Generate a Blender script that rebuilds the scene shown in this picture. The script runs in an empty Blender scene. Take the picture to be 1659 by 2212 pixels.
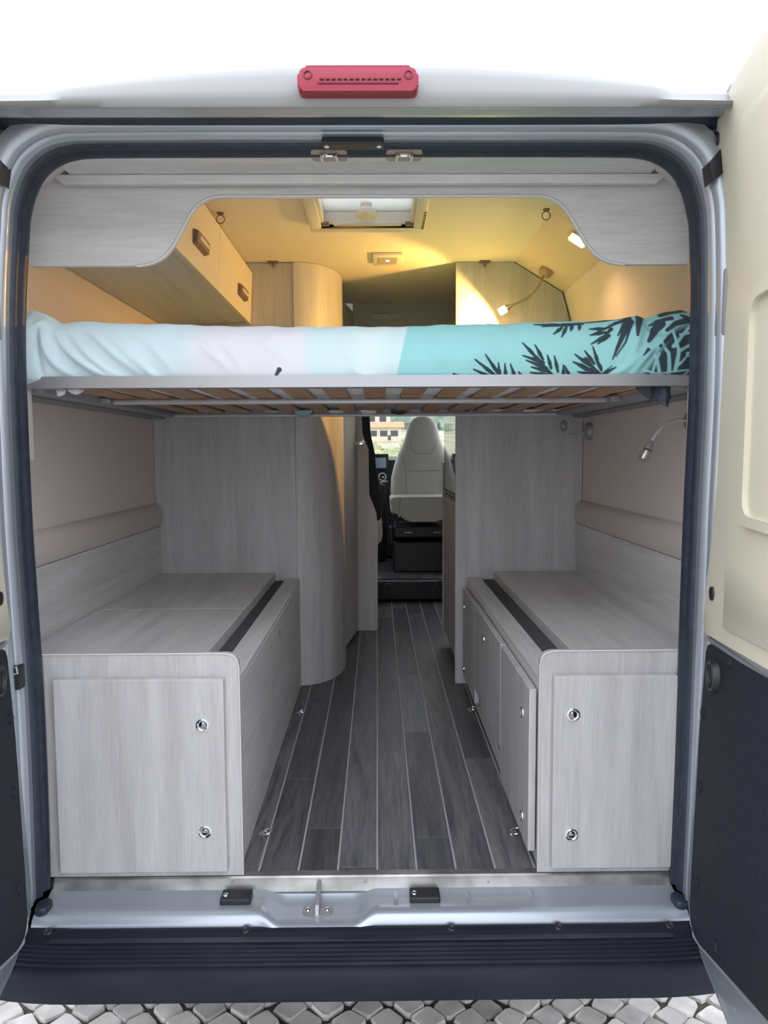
import bpy, bmesh, math, random
import numpy as np
from mathutils import Vector

# ------------------------------------------------------------------ camera
SC = bpy.context.scene
FPX, IW, IH = 1600.0, 1659, 2212
PITCH, YAW, ROLL = math.radians(4.54), math.radians(0.5), math.radians(0.3)
CAM = Vector((0.0, 0.0, 1.613))
cf = Vector((math.sin(YAW)*math.cos(PITCH), math.cos(YAW)*math.cos(PITCH), -math.sin(PITCH)))
_r0 = Vector((math.cos(YAW), -math.sin(YAW), 0)); _u0 = _r0.cross(cf)
cr = _r0*math.cos(ROLL) - _u0*math.sin(ROLL)
cu = _u0*math.cos(ROLL) + _r0*math.sin(ROLL)
cam = bpy.data.cameras.new('camera'); camo = bpy.data.objects.new('camera', cam)
SC.collection.objects.link(camo); SC.camera = camo
cam.sensor_fit = 'VERTICAL'; cam.sensor_height = 36.0; cam.lens = 36.0*FPX/IH
cam.clip_start = 0.02; cam.clip_end = 500
from mathutils import Matrix
camo.matrix_world = Matrix(((cr.x, cu.x, -cf.x, CAM.x), (cr.y, cu.y, -cf.y, CAM.y), (cr.z, cu.z, -cf.z, CAM.z), (0, 0, 0, 1)))

# ------------------------------------------------------------------ sky, exposure
world = bpy.data.worlds.new('overcast_sky'); SC.world = world; world.use_nodes = True
bg = world.node_tree.nodes['Background']
bg.inputs[1].default_value = 2.3
_n = world.node_tree.nodes; _l = world.node_tree.links          # overcast sky: dimmer at the horizon than overhead
_tc = _n.new('ShaderNodeTexCoord'); _sx = _n.new('ShaderNodeSeparateXYZ'); _mr = _n.new('ShaderNodeMapRange'); _vs = _n.new('ShaderNodeVectorMath')
_l.new(_tc.outputs['Generated'], _sx.inputs[0]); _l.new(_sx.outputs['Z'], _mr.inputs[0])
_mr.inputs[1].default_value = 0; _mr.inputs[2].default_value = 1; _mr.inputs[3].default_value = .62; _mr.inputs[4].default_value = 1.05
_vs.operation = 'SCALE'; _vs.inputs[0].default_value = (0.885, 0.925, 1.0); _l.new(_mr.outputs[0], _vs.inputs['Scale']); _l.new(_vs.outputs[0], bg.inputs[0])
SC.view_settings.view_transform = 'Standard'; SC.view_settings.look = 'None'
SC.view_settings.gamma = 1.0; SC.view_settings.use_curve_mapping = False
SC.view_settings.exposure = 0.70
LAMP_W = 18.0          # reading lamps, watts
COL = SC.collection
R = random.Random(7)

# ------------------------------------------------------------------ helpers
WL = {}               # world location of every object we make

def ray(px, py):
    return cf + cr*((px-IW/2)/FPX) - cu*((py-IH/2)/FPX)
def at(px, py, Y):
    d = ray(px, py); return CAM + d*(Y/d.y)
def atx(px, py, X):
    d = ray(px, py); return CAM + d*(X/d.x)
def atz(px, py, Z):
    d = ray(px, py); return CAM + d*((Z-CAM.z)/d.z)

def setp(o, label=None, cat=None, group=None, kind=None):
    if label: o['label'] = label
    if cat: o['category'] = cat
    if group: o['group'] = group
    if kind: o['kind'] = kind
    return o

def thing(name, loc, label, cat, group=None, kind=None):
    o = bpy.data.objects.new(name, None); COL.objects.link(o)
    o.location = loc; o.empty_display_size = 0.05
    WL[o.name] = Vector(loc)
    return setp(o, label, cat, group, kind)

def obj(name, bm, mat, parent=None, smooth=False, label=None, angle=40, origin=None):
    """link a bmesh (built in world coordinates) as one mesh object, origin at its middle"""
    me = bpy.data.meshes.new(name)
    bmesh.ops.remove_doubles(bm, verts=bm.verts, dist=1e-6)
    bmesh.ops.recalc_face_normals(bm, faces=bm.faces)
    vs = [v.co for v in bm.verts]
    if origin is None:
        lo = [min(v[i] for v in vs) for i in range(3)]; hi = [max(v[i] for v in vs) for i in range(3)]
        origin = Vector(((lo[0]+hi[0])/2, (lo[1]+hi[1])/2, (lo[2]+hi[2])/2))
    origin = Vector(origin)
    for v in bm.verts: v.co -= origin
    bm.to_mesh(me); bm.free()
    return objm(name, me, mat, parent, smooth, label, angle, origin)

def objm(name, me, mat, parent, smooth, label, angle, origin):
    me.materials.append(mat)
    o = bpy.data.objects.new(name, me); COL.objects.link(o)
    if parent: o.parent = parent; o.location = origin - WL[parent.name]
    else: o.location = origin
    WL[o.name] = Vector(origin)
    if smooth:
        me.polygons.foreach_set('use_smooth', [True]*len(me.polygons))
        if angle < 180: me.set_sharp_from_angle(angle=math.radians(angle))
    if label: o['label'] = label
    return o

def struct(name, bm, mat, label, smooth=False):
    return setp(obj(name, bm, mat, None, smooth), label, None, None, 'structure')

def box(x0, x1, y0, y1, z0, z1, bev=0.0, seg=2, bm=None):
    b = bmesh.new()
    bmesh.ops.create_cube(b, size=1)
    for v in b.verts:
        v.co = Vector((x0+(v.co.x+.5)*(x1-x0), y0+(v.co.y+.5)*(y1-y0), z0+(v.co.z+.5)*(z1-z0)))
    if bev > 0:
        bmesh.ops.bevel(b, geom=list(b.edges), offset=bev, segments=seg, profile=.5, affect='EDGES')
    return merge(bm, b)

def merge(bm, b):
    if bm is None: return b
    me = bpy.data.meshes.new('tmp'); b.to_mesh(me); bm.from_mesh(me); b.free(); bpy.data.meshes.remove(me)
    return bm

def prism(pts, axis, d0, d1, bev=0.0, seg=2, bm=None):
    """polygon extruded along an axis; pts are (a,b) in the other two axes: x->(y,z) y->(x,z) z->(x,y)"""
    b = bmesh.new()
    def P(p, d):
        if axis == 'y': return (p[0], d, p[1])
        if axis == 'x': return (d, p[0], p[1])
        return (p[0], p[1], d)
    v0 = [b.verts.new(P(p, d0)) for p in pts]; v1 = [b.verts.new(P(p, d1)) for p in pts]
    f0 = b.faces.new(v0); f1 = b.faces.new(v1[::-1]); n = len(pts)
    for i in range(n): b.faces.new((v0[i], v0[(i+1) % n], v1[(i+1) % n], v1[i]))
    if bev > 0:
        ed = set(f0.edges) | set(f1.edges)
        bmesh.ops.bevel(b, geom=list(ed), offset=bev, segments=seg, profile=.5, affect='EDGES')
    return merge(bm, b)

def rounded(pts, r, n=6):
    """round the corners of a polygon; r a number or a list"""
    out = []; N = len(pts)
    for i, p in enumerate(pts):
        ri = r[i] if isinstance(r, (list, tuple)) else r
        p = Vector(p); a = Vector(pts[i-1])-p; c = Vector(pts[(i+1) % N])-p
        if ri <= 0: out.append(tuple(p)); continue
        ri = min(ri, a.length*.49, c.length*.49)
        a = p+a.normalized()*ri; c = p+c.normalized()*ri
        for k in range(n+1):
            t = k/n; out.append(tuple(a*(1-t)**2 + p*2*t*(1-t) + c*t*t))
    return out

def smoothpath(pts, n=6):
    """Catmull-Rom through points"""
    P = [Vector(p) for p in pts]; P = [P[0]*2-P[1]] + P + [P[-1]*2-P[-2]]; out = []
    for i in range(1, len(P)-2):
        for k in range(n):
            t = k/n; a, b, c, d = P[i-1:i+3]
            out.append(((b*2)+(c-a)*t+(a*2-b*5+c*4-d)*t*t+(b*3-a-c*3+d)*t**3)*.5)
    out.append(P[-2]); return out

def tube(path, r, n=8, bm=None, closed=False):
    b = bmesh.new(); P = [Vector(p) for p in path]; rings = []; up = None; m = len(P)
    for i, p in enumerate(P):
        if closed: d = P[(i+1) % m]-P[i-1]
        else: d = P[min(i+1, m-1)]-P[max(i-1, 0)]
        d.normalize()
        if up is None: up = d.orthogonal().normalized()
        up = (up-d*up.dot(d)).normalized(); s = d.cross(up)
        ri = r[i] if isinstance(r, (list, tuple)) else r
        rings.append([b.verts.new(p+(up*math.cos(2*math.pi*k/n)+s*math.sin(2*math.pi*k/n))*ri) for k in range(n)])
    for i in range(m if closed else m-1):
        A, B = rings[i], rings[(i+1) % m]
        for k in range(n): b.faces.new((A[k], A[(k+1) % n], B[(k+1) % n], B[k]))
    if not closed: b.faces.new(rings[0]); b.faces.new(rings[-1])
    return merge(bm, b)

def lathe(prof, c, d, n=20, bm=None):
    """profile of (radius, height) turned about axis d through c"""
    b = bmesh.new(); d = Vector(d).normalized(); u = d.orthogonal().normalized(); s = d.cross(u); c = Vector(c); rings = []
    for r, h in prof:
        if r < 1e-6: rings.append([b.verts.new(c+d*h)]); continue
        rings.append([b.verts.new(c+d*h+(u*math.cos(2*math.pi*k/n)+s*math.sin(2*math.pi*k/n))*r) for k in range(n)])
    for A, B in zip(rings, rings[1:]):
        for k in range(n):
            q = [A[k % len(A)], A[(k+1) % len(A)], B[(k+1) % len(B)], B[k % len(B)]]
            q = [v for i, v in enumerate(q) if v not in q[:i]]
            if len(q) > 2:
                try: b.faces.new(q)
                except ValueError: pass
    for A in (rings[0], rings[-1]):
        if len(A) > 2: b.faces.new(A)
    return merge(bm, b)

def grid(rows, bm=None, closed_u=False):
    """rows of points -> quad surface"""
    b = bmesh.new(); V = [[b.verts.new(p) for p in r] for r in rows]
    for A, B in zip(V, V[1:]):
        m = len(A)
        for k in range(m if closed_u else m-1):
            b.faces.new((A[k], A[(k+1) % m], B[(k+1) % m], B[k]))
    return merge(bm, b)

def solidify(bm, t):
    bmesh.ops.recalc_face_normals(bm, faces=bm.faces)
    bmesh.ops.solidify(bm, geom=list(bm.faces), thickness=t); return bm

def quad(a, b, c, d, bm=None):
    m = bmesh.new(); m.faces.new([m.verts.new(p) for p in (a, b, c, d)]); return merge(bm, m)

def ss(a, b, x):
    t = np.clip((np.asarray(x, float)-a)/(b-a), 0, 1); return t*t*(3-2*t)

# ------------------------------------------------------------------ materials
def mat(name, col, rough=.6, metal=0.0, spec=.5, coat=0.0):
    m = bpy.data.materials.new(name); m.use_nodes = True
    p = m.node_tree.nodes['Principled BSDF']
    p.inputs['Base Color'].default_value = (*col, 1); p.inputs['Roughness'].default_value = rough
    p.inputs['Metallic'].default_value = metal; p.inputs['Specular IOR Level'].default_value = spec
    p.inputs['Coat Weight'].default_value = coat
    return m

def nodes(m):
    nt = m.node_tree; return nt, nt.nodes, nt.links, nt.nodes['Principled BSDF']

def noise_mat(name, c0, c1, scale, rough=.6, vec=(1, 1, 1), detail=5, dist=0.0, bump=0.0, bscale=None, metal=0.0, rnd=True, lo=.35, hi=.65, spec=.5, coat=0.0, tint=0.0):
    m = mat(name, c0, rough, metal, spec, coat); nt, N, L, p = nodes(m)
    tc = N.new('ShaderNodeTexCoord'); mp = N.new('ShaderNodeMapping'); mp.inputs['Scale'].default_value = vec
    src = tc.outputs['Object']
    if rnd:
        oi = N.new('ShaderNodeObjectInfo'); ml = N.new('ShaderNodeMath'); ml.operation = 'MULTIPLY'; ml.inputs[1].default_value = 37.0
        L.new(oi.outputs['Random'], ml.inputs[0])
        ad = N.new('ShaderNodeVectorMath'); ad.operation = 'ADD'; L.new(src, ad.inputs[0]); L.new(ml.outputs[0], ad.inputs[1]); src = ad.outputs[0]
    L.new(src, mp.inputs['Vector'])
    nz = N.new('ShaderNodeTexNoise'); nz.inputs['Scale'].default_value = scale; nz.inputs['Detail'].default_value = detail
    nz.inputs['Distortion'].default_value = dist; L.new(mp.outputs[0], nz.inputs['Vector'])
    cr_ = N.new('ShaderNodeValToRGB'); e = cr_.color_ramp.elements
    e[0].position = lo; e[1].position = hi; e[0].color = (*c0, 1); e[1].color = (*c1, 1)
    L.new(nz.outputs['Fac'], cr_.inputs[0]); out = cr_.outputs[0]
    if tint:
        oi2 = N.new('ShaderNodeObjectInfo'); mr = N.new('ShaderNodeMapRange'); mr.inputs[3].default_value = 1-tint; mr.inputs[4].default_value = 1+tint
        L.new(oi2.outputs['Random'], mr.inputs[0])
        mx = N.new('ShaderNodeVectorMath'); mx.operation = 'SCALE'; L.new(out, mx.inputs[0]); L.new(mr.outputs[0], mx.inputs['Scale']); out = mx.outputs[0]
    L.new(out, p.inputs['Base Color'])
    if bump:
        bp = N.new('ShaderNodeBump'); bp.inputs['Strength'].default_value = bump; bp.inputs['Distance'].default_value = .002
        if bscale:
            n2 = N.new('ShaderNodeTexNoise'); n2.inputs['Scale'].default_value = bscale; n2.inputs['Detail'].default_value = 3
            L.new(mp.outputs[0], n2.inputs['Vector']); L.new(n2.outputs['Fac'], bp.inputs['Height'])
        else: L.new(nz.outputs['Fac'], bp.inputs['Height'])
        L.new(bp.outputs[0], p.inputs['Normal'])
    return m

def wood(name, vec, a=(.43, .425, .425), b=(.58, .575, .575), rough=.45, tint=0.0, rings=.5):
    """whitewashed laminate: broad figure plus fine streaks, both stretched along the grain"""
    m = mat(name, a, rough); nt, N, L, p = nodes(m)
    tc = N.new('ShaderNodeTexCoord'); oi = N.new('ShaderNodeObjectInfo')
    ml = N.new('ShaderNodeMath'); ml.operation = 'MULTIPLY'; ml.inputs[1].default_value = 53.0; L.new(oi.outputs['Random'], ml.inputs[0])
    ad = N.new('ShaderNodeVectorMath'); ad.operation = 'ADD'; L.new(tc.outputs['Object'], ad.inputs[0]); L.new(ml.outputs[0], ad.inputs[1])
    mp = N.new('ShaderNodeMapping'); mp.inputs['Scale'].default_value = vec; L.new(ad.outputs[0], mp.inputs['Vector'])
    n1 = N.new('ShaderNodeTexNoise'); n1.inputs['Scale'].default_value = 1.1; n1.inputs['Detail'].default_value = 5; n1.inputs['Distortion'].default_value = rings
    n2 = N.new('ShaderNodeTexNoise'); n2.inputs['Scale'].default_value = 9.0; n2.inputs['Detail'].default_value = 6; n2.inputs['Roughness'].default_value = .7
    for n in (n1, n2): L.new(mp.outputs[0], n.inputs['Vector'])
    mx = N.new('ShaderNodeMath'); mx.operation = 'MULTIPLY_ADD'; mx.inputs[1].default_value = .45; L.new(n2.outputs['Fac'], mx.inputs[0])
    m2 = N.new('ShaderNodeMath'); m2.operation = 'MULTIPLY'; m2.inputs[1].default_value = .55; L.new(n1.outputs['Fac'], m2.inputs[0]); L.new(m2.outputs[0], mx.inputs[2])
    rp = N.new('ShaderNodeValToRGB'); e = rp.color_ramp.elements; e[0].position = .36; e[1].position = .6
    e[0].color = (*a, 1); e[1].color = (*b, 1); L.new(mx.outputs[0], rp.inputs[0]); out = rp.outputs[0]
    if tint:
        mr = N.new('ShaderNodeMapRange'); mr.inputs[3].default_value = 1-tint; mr.inputs[4].default_value = 1+tint; L.new(oi.outputs['Random'], mr.inputs[0])
        sc = N.new('ShaderNodeVectorMath'); sc.operation = 'SCALE'; L.new(out, sc.inputs[0]); L.new(mr.outputs[0], sc.inputs['Scale'])
        m7 = N.new('ShaderNodeMath'); m7.operation = 'MULTIPLY'; m7.inputs[1].default_value = 7.31; L.new(oi.outputs['Random'], m7.inputs[0])
        fr_ = N.new('ShaderNodeMath'); fr_.operation = 'FRACT'; L.new(m7.outputs[0], fr_.inputs[0])
        bm_ = N.new('ShaderNodeMixRGB'); bm_.blend_type = 'MULTIPLY'; bm_.inputs[2].default_value = (1.14, .97, .88, 1)
        L.new(fr_.outputs[0], bm_.inputs[0]); L.new(sc.outputs[0], bm_.inputs[1]); out = bm_.outputs[0]
    L.new(out, p.inputs['Base Color'])
    bp = N.new('ShaderNodeBump'); bp.inputs['Strength'].default_value = .12; bp.inputs['Distance'].default_value = .001
    L.new(n2.outputs['Fac'], bp.inputs['Height']); L.new(bp.outputs[0], p.inputs['Normal'])
    return m

def emit(name, col, s):
    m = mat(name, col); p = m.node_tree.nodes['Principled BSDF']
    p.inputs['Emission Color'].default_value = (*col, 1); p.inputs['Emission Strength'].default_value = s; return m

def glass(name, col=(1, 1, 1), refl=.07):
    m = bpy.data.materials.new(name); m.use_nodes = True; nt = m.node_tree; N = nt.nodes; N.clear()
    o = N.new('ShaderNodeOutputMaterial'); t = N.new('ShaderNodeBsdfTransparent'); g = N.new('ShaderNodeBsdfGlossy'); mx = N.new('ShaderNodeMixShader')
    t.inputs[0].default_value = (*col, 1); g.inputs['Roughness'].default_value = .02; mx.inputs[0].default_value = refl
    nt.links.new(t.outputs[0], mx.inputs[1]); nt.links.new(g.outputs[0], mx.inputs[2]); nt.links.new(mx.outputs[0], o.inputs[0]); return m

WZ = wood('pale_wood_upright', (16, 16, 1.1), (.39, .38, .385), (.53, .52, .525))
WX = wood('pale_wood_level_lightened', (1.0, 9, 14), (.50, .495, .495), (.65, .645, .645), rings=.9)  # same laminate, lightened to make up for weak light on valance and header
WY = wood('pale_wood_lengthwise_lightened', (14, 1.0, 14), (.50, .495, .495), (.65, .645, .645), rings=.8)  # lightened copy too, for locker tops that receive too little light
EDGE = mat('pale_edging', (.60, .59, .585), .5)
PLANK = wood('dark_plank', (16, 1.2, 16), (.035, .041, .055), (.116, .122, .138), .42, .45, 2.2)
INLAY = mat('grey_inlay', (.36, .36, .38), .5)
SILVER = mat('silver_paint', (.40, .44, .50), .34, .5, .5, .4)
WHITE = mat('pale_silver_paint', (.25, .25, .255), .45, 0, .4, .1)
RUBBER = noise_mat('black_rubber', (.018, .024, .040), (.027, .035, .056), 40, .45, spec=.4)
PLASTIC = noise_mat('dark_bumper_plastic', (.006, .008, .016), (.011, .013, .024), 6, .62, (1, 3, 3), spec=.25, bump=.25, bscale=160)
DIRTY = noise_mat('scuffed_bumper_plastic', (.010, .012, .022), (.045, .05, .065), 3.2, .42, (1, 7, 7), 8, .4, lo=.42, hi=.8)
KICK = noise_mat('dark_door_panel', (.014, .017, .027), (.019, .023, .034), 90, .7, spec=.2, bump=.2, bscale=250)
CREAM = noise_mat('cream_door_lining', (.61, .57, .46), (.65, .605, .49), 2, .55)
FABRIC = noise_mat('beige_wall_fabric', (.64, .56, .525), (.71, .625, .585), 260, .9, bump=.25)
PADDED = noise_mat('beige_padded_trim', (.54, .49, .465), (.60, .54, .515), 200, .75)
CEIL = noise_mat('cream_ceiling_fabric', (.68, .62, .53), (.74, .67, .58), 220, .85)
PEACH = noise_mat('beige_slanted_panel', (.60, .49, .40), (.65, .54, .44), 220, .8)
GREYF = noise_mat('grey_cab_fabric', (.38, .40, .43), (.46, .48, .51), 240, .9)
STEEL = noise_mat('brushed_steel', (.22, .215, .21), (.44, .43, .42), 4, .40, (2.5, 3, 3), metal=.85)
CHROME = mat('chrome', (.82, .82, .84), .12, 1.0)
ALU = mat('grey_aluminium', (.38, .38, .40), .38, .5)
BLACK = mat('black_plastic', (.012, .013, .017), .45)
FELT = noise_mat('dark_felt', (.06, .062, .07), (.08, .082, .09), 200, .95)
GLOSS = mat('black_glass', (.012, .012, .014), .04, 0, .9)
IVORY = mat('ivory_plastic', (.70, .65, .55), .4)
SLATM = noise_mat('birch_slat', (.42, .24, .14), (.52, .31, .18), 4, .5, (20, 1, 20))
LEATHER = noise_mat('pale_leatherette', (.56, .56, .51), (.60, .60, .55), 120, .5, bump=.15)
SEAM = mat('seam_cord', (.22, .22, .20), .6)
RED = mat('red_lens', (.26, .006, .028), .2, 0, .4, .2)
DRED = mat('dark_red_reflector', (.16, .006, .02), .3)
BROWNP = mat('brown_backplate', (.36, .27, .24), .5)
HANDLE = mat('brown_handle', (.20, .135, .095), .4, .3)
STONE = noise_mat('pale_limestone', (.33, .315, .30), (.52, .50, .475), 9, .75, detail=8, bump=.4, bscale=60, tint=.18)
JOINT = noise_mat('dark_joint_sand', (.035, .03, .024), (.08, .065, .05), 30, .95, bump=.5)
PAVE = mat('cobbled_street', (.4, .38, .36), .85); nt_, N_, L_, p_ = nodes(PAVE)
_t = N_.new('ShaderNodeTexCoord'); _v = N_.new('ShaderNodeTexVoronoi'); _v.feature = 'DISTANCE_TO_EDGE'; _v.inputs['Scale'].default_value = 11; _v.inputs['Randomness'].default_value = .45
_r = N_.new('ShaderNodeValToRGB'); _r.color_ramp.elements[0].position = .04; _r.color_ramp.elements[1].position = .10
_r.color_ramp.elements[0].color = (.08, .07, .055, 1); _r.color_ramp.elements[1].color = (.50, .48, .455, 1)
L_.new(_t.outputs['Object'], _v.inputs['Vector']); L_.new(_v.outputs['Distance'], _r.inputs[0]); L_.new(_r.outputs[0], p_.inputs['Base Color'])
LIT = emit('warm_lamp_glow', (1.0, .58, .17), 11)
CLEARL = glass('clear_lamp_lens', (.92, .92, .92), .25)
GLASS = glass('windscreen_glass')
PANE = mat('opal_hatch_pane', (.80, .83, .85), .35); PANE.node_tree.nodes['Principled BSDF'].inputs['Transmission Weight'].default_value = .75
CX = -.037
FZ = .58

# ================================================================== SETTING: the living space
LW, RW = -.974, .902
# floor: dark planks between pale inlay strips (every plank a part)
fl = struct('floor', box(LW-.02, RW+.02, 1.745, 5.12, FZ-.03, FZ-.004), mat('floor_bed', (.03, .03, .034), .8), 'dark plank floor of the van running forward between the lockers')
STR = [-.300+.098*k for k in range(-1, 9)]
pxj = {0: [1624], 1: [1681], 2: [1517, 1788], 3: [1555, 1872], 4: [1623], 5: [1810], 6: [1573], 7: [1639], 8: [1600]}
for k in range(len(STR)-1):
    x0, x1 = STR[k]+.0025, STR[k+1]-.0025
    js = sorted([atz(815, y, FZ).y for y in pxj[k]]); e = js[-1]
    while e < 4.9: e += R.uniform(.62, .86); js.append(e)
    js = [1.748]+[j for j in js if j < 5.0]+[5.10]
    for a, b in zip(js, js[1:]):
        obj('plank', box(x0, x1, a+.0006, b-.0006, FZ-.005, FZ, .0008, 1), PLANK, fl)
for x in STR[1:-1]:
    obj('inlay_strip', box(x-.0025, x+.0025, 1.748, 5.10, FZ-.005, FZ+.0003), INLAY, fl)

# walls, ceiling: one cross-section from behind the rear lining to the cab
YA, YB = 1.90, 5.3
struct('wall_left', grid([[(LW, YA, FZ-.02), (LW, YA, 1.80), (-.95, YA, 1.98), (-.914, YA, 2.19)], [(LW, YB, FZ-.02), (LW, YB, 1.80), (-.95, YB, 1.98), (-.914, YB, 2.19)]]), FABRIC, 'beige fabric side wall on the left of the sleeping area')
struct('wall_right', grid([[(RW, YA, FZ-.02), (RW, YA, 1.77), (.876, YA, 2.0), (.84, YA, 2.19), (.81, YA, 2.30)], [(RW, YB, FZ-.02), (RW, YB, 1.77), (.876, YB, 2.0), (.84, YB, 2.19), (.81, YB, 2.30)]]), FABRIC, 'beige fabric side wall on the right of the sleeping area', True)
cb = bmesh.new()
for x0, x1, y0, y1 in ((-.669, -.195, YA, 4.13), (.135, .595, YA, 4.13), (-.195, .135, YA, 2.315), (-.195, .135, 2.695, 4.13)):
    quad((x0, y0, 2.43), (x1, y0, 2.43), (x1, y1, 2.43), (x0, y1, 2.43), cb)
struct('ceiling', cb, CEIL, 'cream ceiling of the sleeping area with the roof hatch')
struct('trim_1', grid([[(.595, YA, 2.43), (.81, YA, 2.30)], [(.595, YB, 2.43), (.81, YB, 2.30)]]), PEACH, 'slanted cream panel between the ceiling and the right wall')
struct('trim_2', grid([[(-.914, YA, 2.19), (-.884, YA, 2.30), (-.669, YA, 2.43)], [(-.914, YB, 2.19), (-.884, YB, 2.30), (-.669, YB, 2.43)]]), CEIL, 'slanted cream panel behind the left overhead cabinet')
# rear lining from the door opening out to the walls
def lining(s):
    a = [(-.824, FZ), (-.828, 1.5), (-.822, 1.80), (-.812, 2.0), (-.79, 2.13), (-.752, 2.24), (-.69, 2.290)]
    b = [(LW, FZ), (LW, 1.5), (LW, 1.80), (-.945, 2.0), (-.905, 2.16), (-.845, 2.25), (-.72, 2.335)]
    f = (lambda x: x) if s < 0 else (lambda x: 2*CX-x)
    return grid([[(f(x), 1.735, z) for x, z in a], [(f(x), YA+.001, z) for x, z in b]])
struct('trim_3', lining(-1), PADDED, 'beige lining wrapping the left side of the rear doorway', True)
struct('trim_4', lining(1), PADDED, 'beige lining wrapping the right side of the rear doorway', True)
# wooden header and valance at the rear
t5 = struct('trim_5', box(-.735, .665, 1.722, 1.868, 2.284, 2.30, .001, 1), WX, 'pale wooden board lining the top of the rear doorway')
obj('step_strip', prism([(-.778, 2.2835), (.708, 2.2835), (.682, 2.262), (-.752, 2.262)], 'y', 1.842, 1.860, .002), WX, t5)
ol = rounded([(-.80, 2.300), (-.875, 2.19), (-.872, 2.105), (-.853, 2.078), (-.527, 2.078), (-.432, 2.244), (.450, 2.244), (.553, 2.078), (.775, 2.078), (.786, 2.11), (.80, 2.19), (.725, 2.300)], [0, 0, 0, 0, .065, .055, .055, .065, 0, 0, 0, 0], 8)
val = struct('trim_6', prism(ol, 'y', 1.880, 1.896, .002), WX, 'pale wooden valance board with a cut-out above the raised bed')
tp = [(x, y, z) for x, y, z in ((p[0], 1.879, p[1]) for p in ol[4:-4])]
obj('edging', tube(tp, .0035, 6, ), EDGE, val, True)
# pillar covers beside the valance ends
struct('trim_7', prism(rounded([(-.96, 1.6), (-.862, 1.6), (-.862, 2.112), (-.96, 2.112)], [0, 0, .025, 0]), 'y', 1.84, 1.878, .004), PADDED, 'beige pillar cover below the left end of the valance')
struct('trim_8', prism(rounded([(.91, 1.6), (.782, 1.6), (.782, 2.108), (.91, 2.108)], [0, 0, .025, 0]), 'y', 1.84, 1.878, .004), PADDED, 'beige pillar cover below the right end of the valance')
# side boards and padded rails above the lockers
for s, nm in ((-1, 'left'), (1, 'right')):
    f = (lambda x: x) if s < 0 else (lambda x: 2*CX-x)
    n = 9 if s < 0 else 10
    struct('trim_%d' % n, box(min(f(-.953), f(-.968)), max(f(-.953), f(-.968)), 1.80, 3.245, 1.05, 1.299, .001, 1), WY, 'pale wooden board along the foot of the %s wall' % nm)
    prof = [(-.972, 1.302), (-.950, 1.302), (-.945, 1.312), (-.944, 1.36), (-.949, 1.382), (-.962, 1.396), (-.974, 1.400)]
    n += 2
    struct('trim_%d' % n, grid([[(f(x), 1.80, z) for x, z in prof], [(f(x), 3.245, z) for x, z in prof]]), PADDED, 'beige padded rail along the %s wall above the wooden board' % nm, True)

# ================================================================== VAN BODY
van = thing('camper_van', (CX, 1.6, 0), 'silver and white camper van seen from behind with both rear doors open', 'van')
# opening outline (inner lip), from the lower left round to the lower right
lo_ = [(-.803, .57), (-.800, .80), (-.800, 1.06), (-.806, 1.30), (-.810, 1.49), (-.809, 1.80), (-.802, 1.96), (-.789, 2.10)]
arcL = [(-.783, 2.150), (-.768, 2.198), (-.745, 2.237), (-.712, 2.263), (-.670, 2.277), (-.60, 2.281)]
ro_ = [(.712, .57), (.716, .80), (.719, 1.06), (.721, 1.30), (.723, 1.49), (.728, 1.75), (.725, 1.96), (.719, 2.10)]
arcR = [(.713, 2.150), (.699, 2.198), (.676, 2.237), (.643, 2.263), (.601, 2.277), (.53, 2.281)]
OPEN = [Vector((x, 0, z)) for x, z in lo_+arcL+[(-.3, 2.282), (0, 2.282), (.25, 2.282)]+arcR[::-1]+ro_[::-1]]
OPEN = smoothpath(OPEN, 4)
def outward(i):
    d = OPEN[min(i+1, len(OPEN)-1)]-OPEN[max(i-1, 0)]; d.normalize(); return Vector((-d.z, 0, d.x))
def frame(prof):
    rows = []
    for o, y in prof:
        rows.append([tuple(OPEN[i]+outward(i)*o+Vector((0, y, 0))) for i in range(len(OPEN))])
    return grid(rows)
seal = frame([(.014, 1.740), (.004, 1.742), (-.003, 1.733), (-.006, 1.720), (-.003, 1.708), (.004, 1.702), (.0045, 1.698), (-.001, 1.694), (-.003, 1.686), (.001, 1.678), (.010, 1.674)])
obj('door_seal', seal, RUBBER, van, True, 'black rubber seal round the rear doorway', 60)
jamb = frame([(.008, 1.690), (.007, 1.674), (.006, 1.662), (.003, 1.652), (.002, 1.644), (.006, 1.636), (.011, 1.632), (.0095, 1.622), (.006, 1.612), (.008, 1.603), (.016, 1.598), (.03, 1.596), (.05, 1.60), (.06, 1.62)])
obj('door_jamb', jamb, SILVER, van, True, None, 50)
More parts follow.
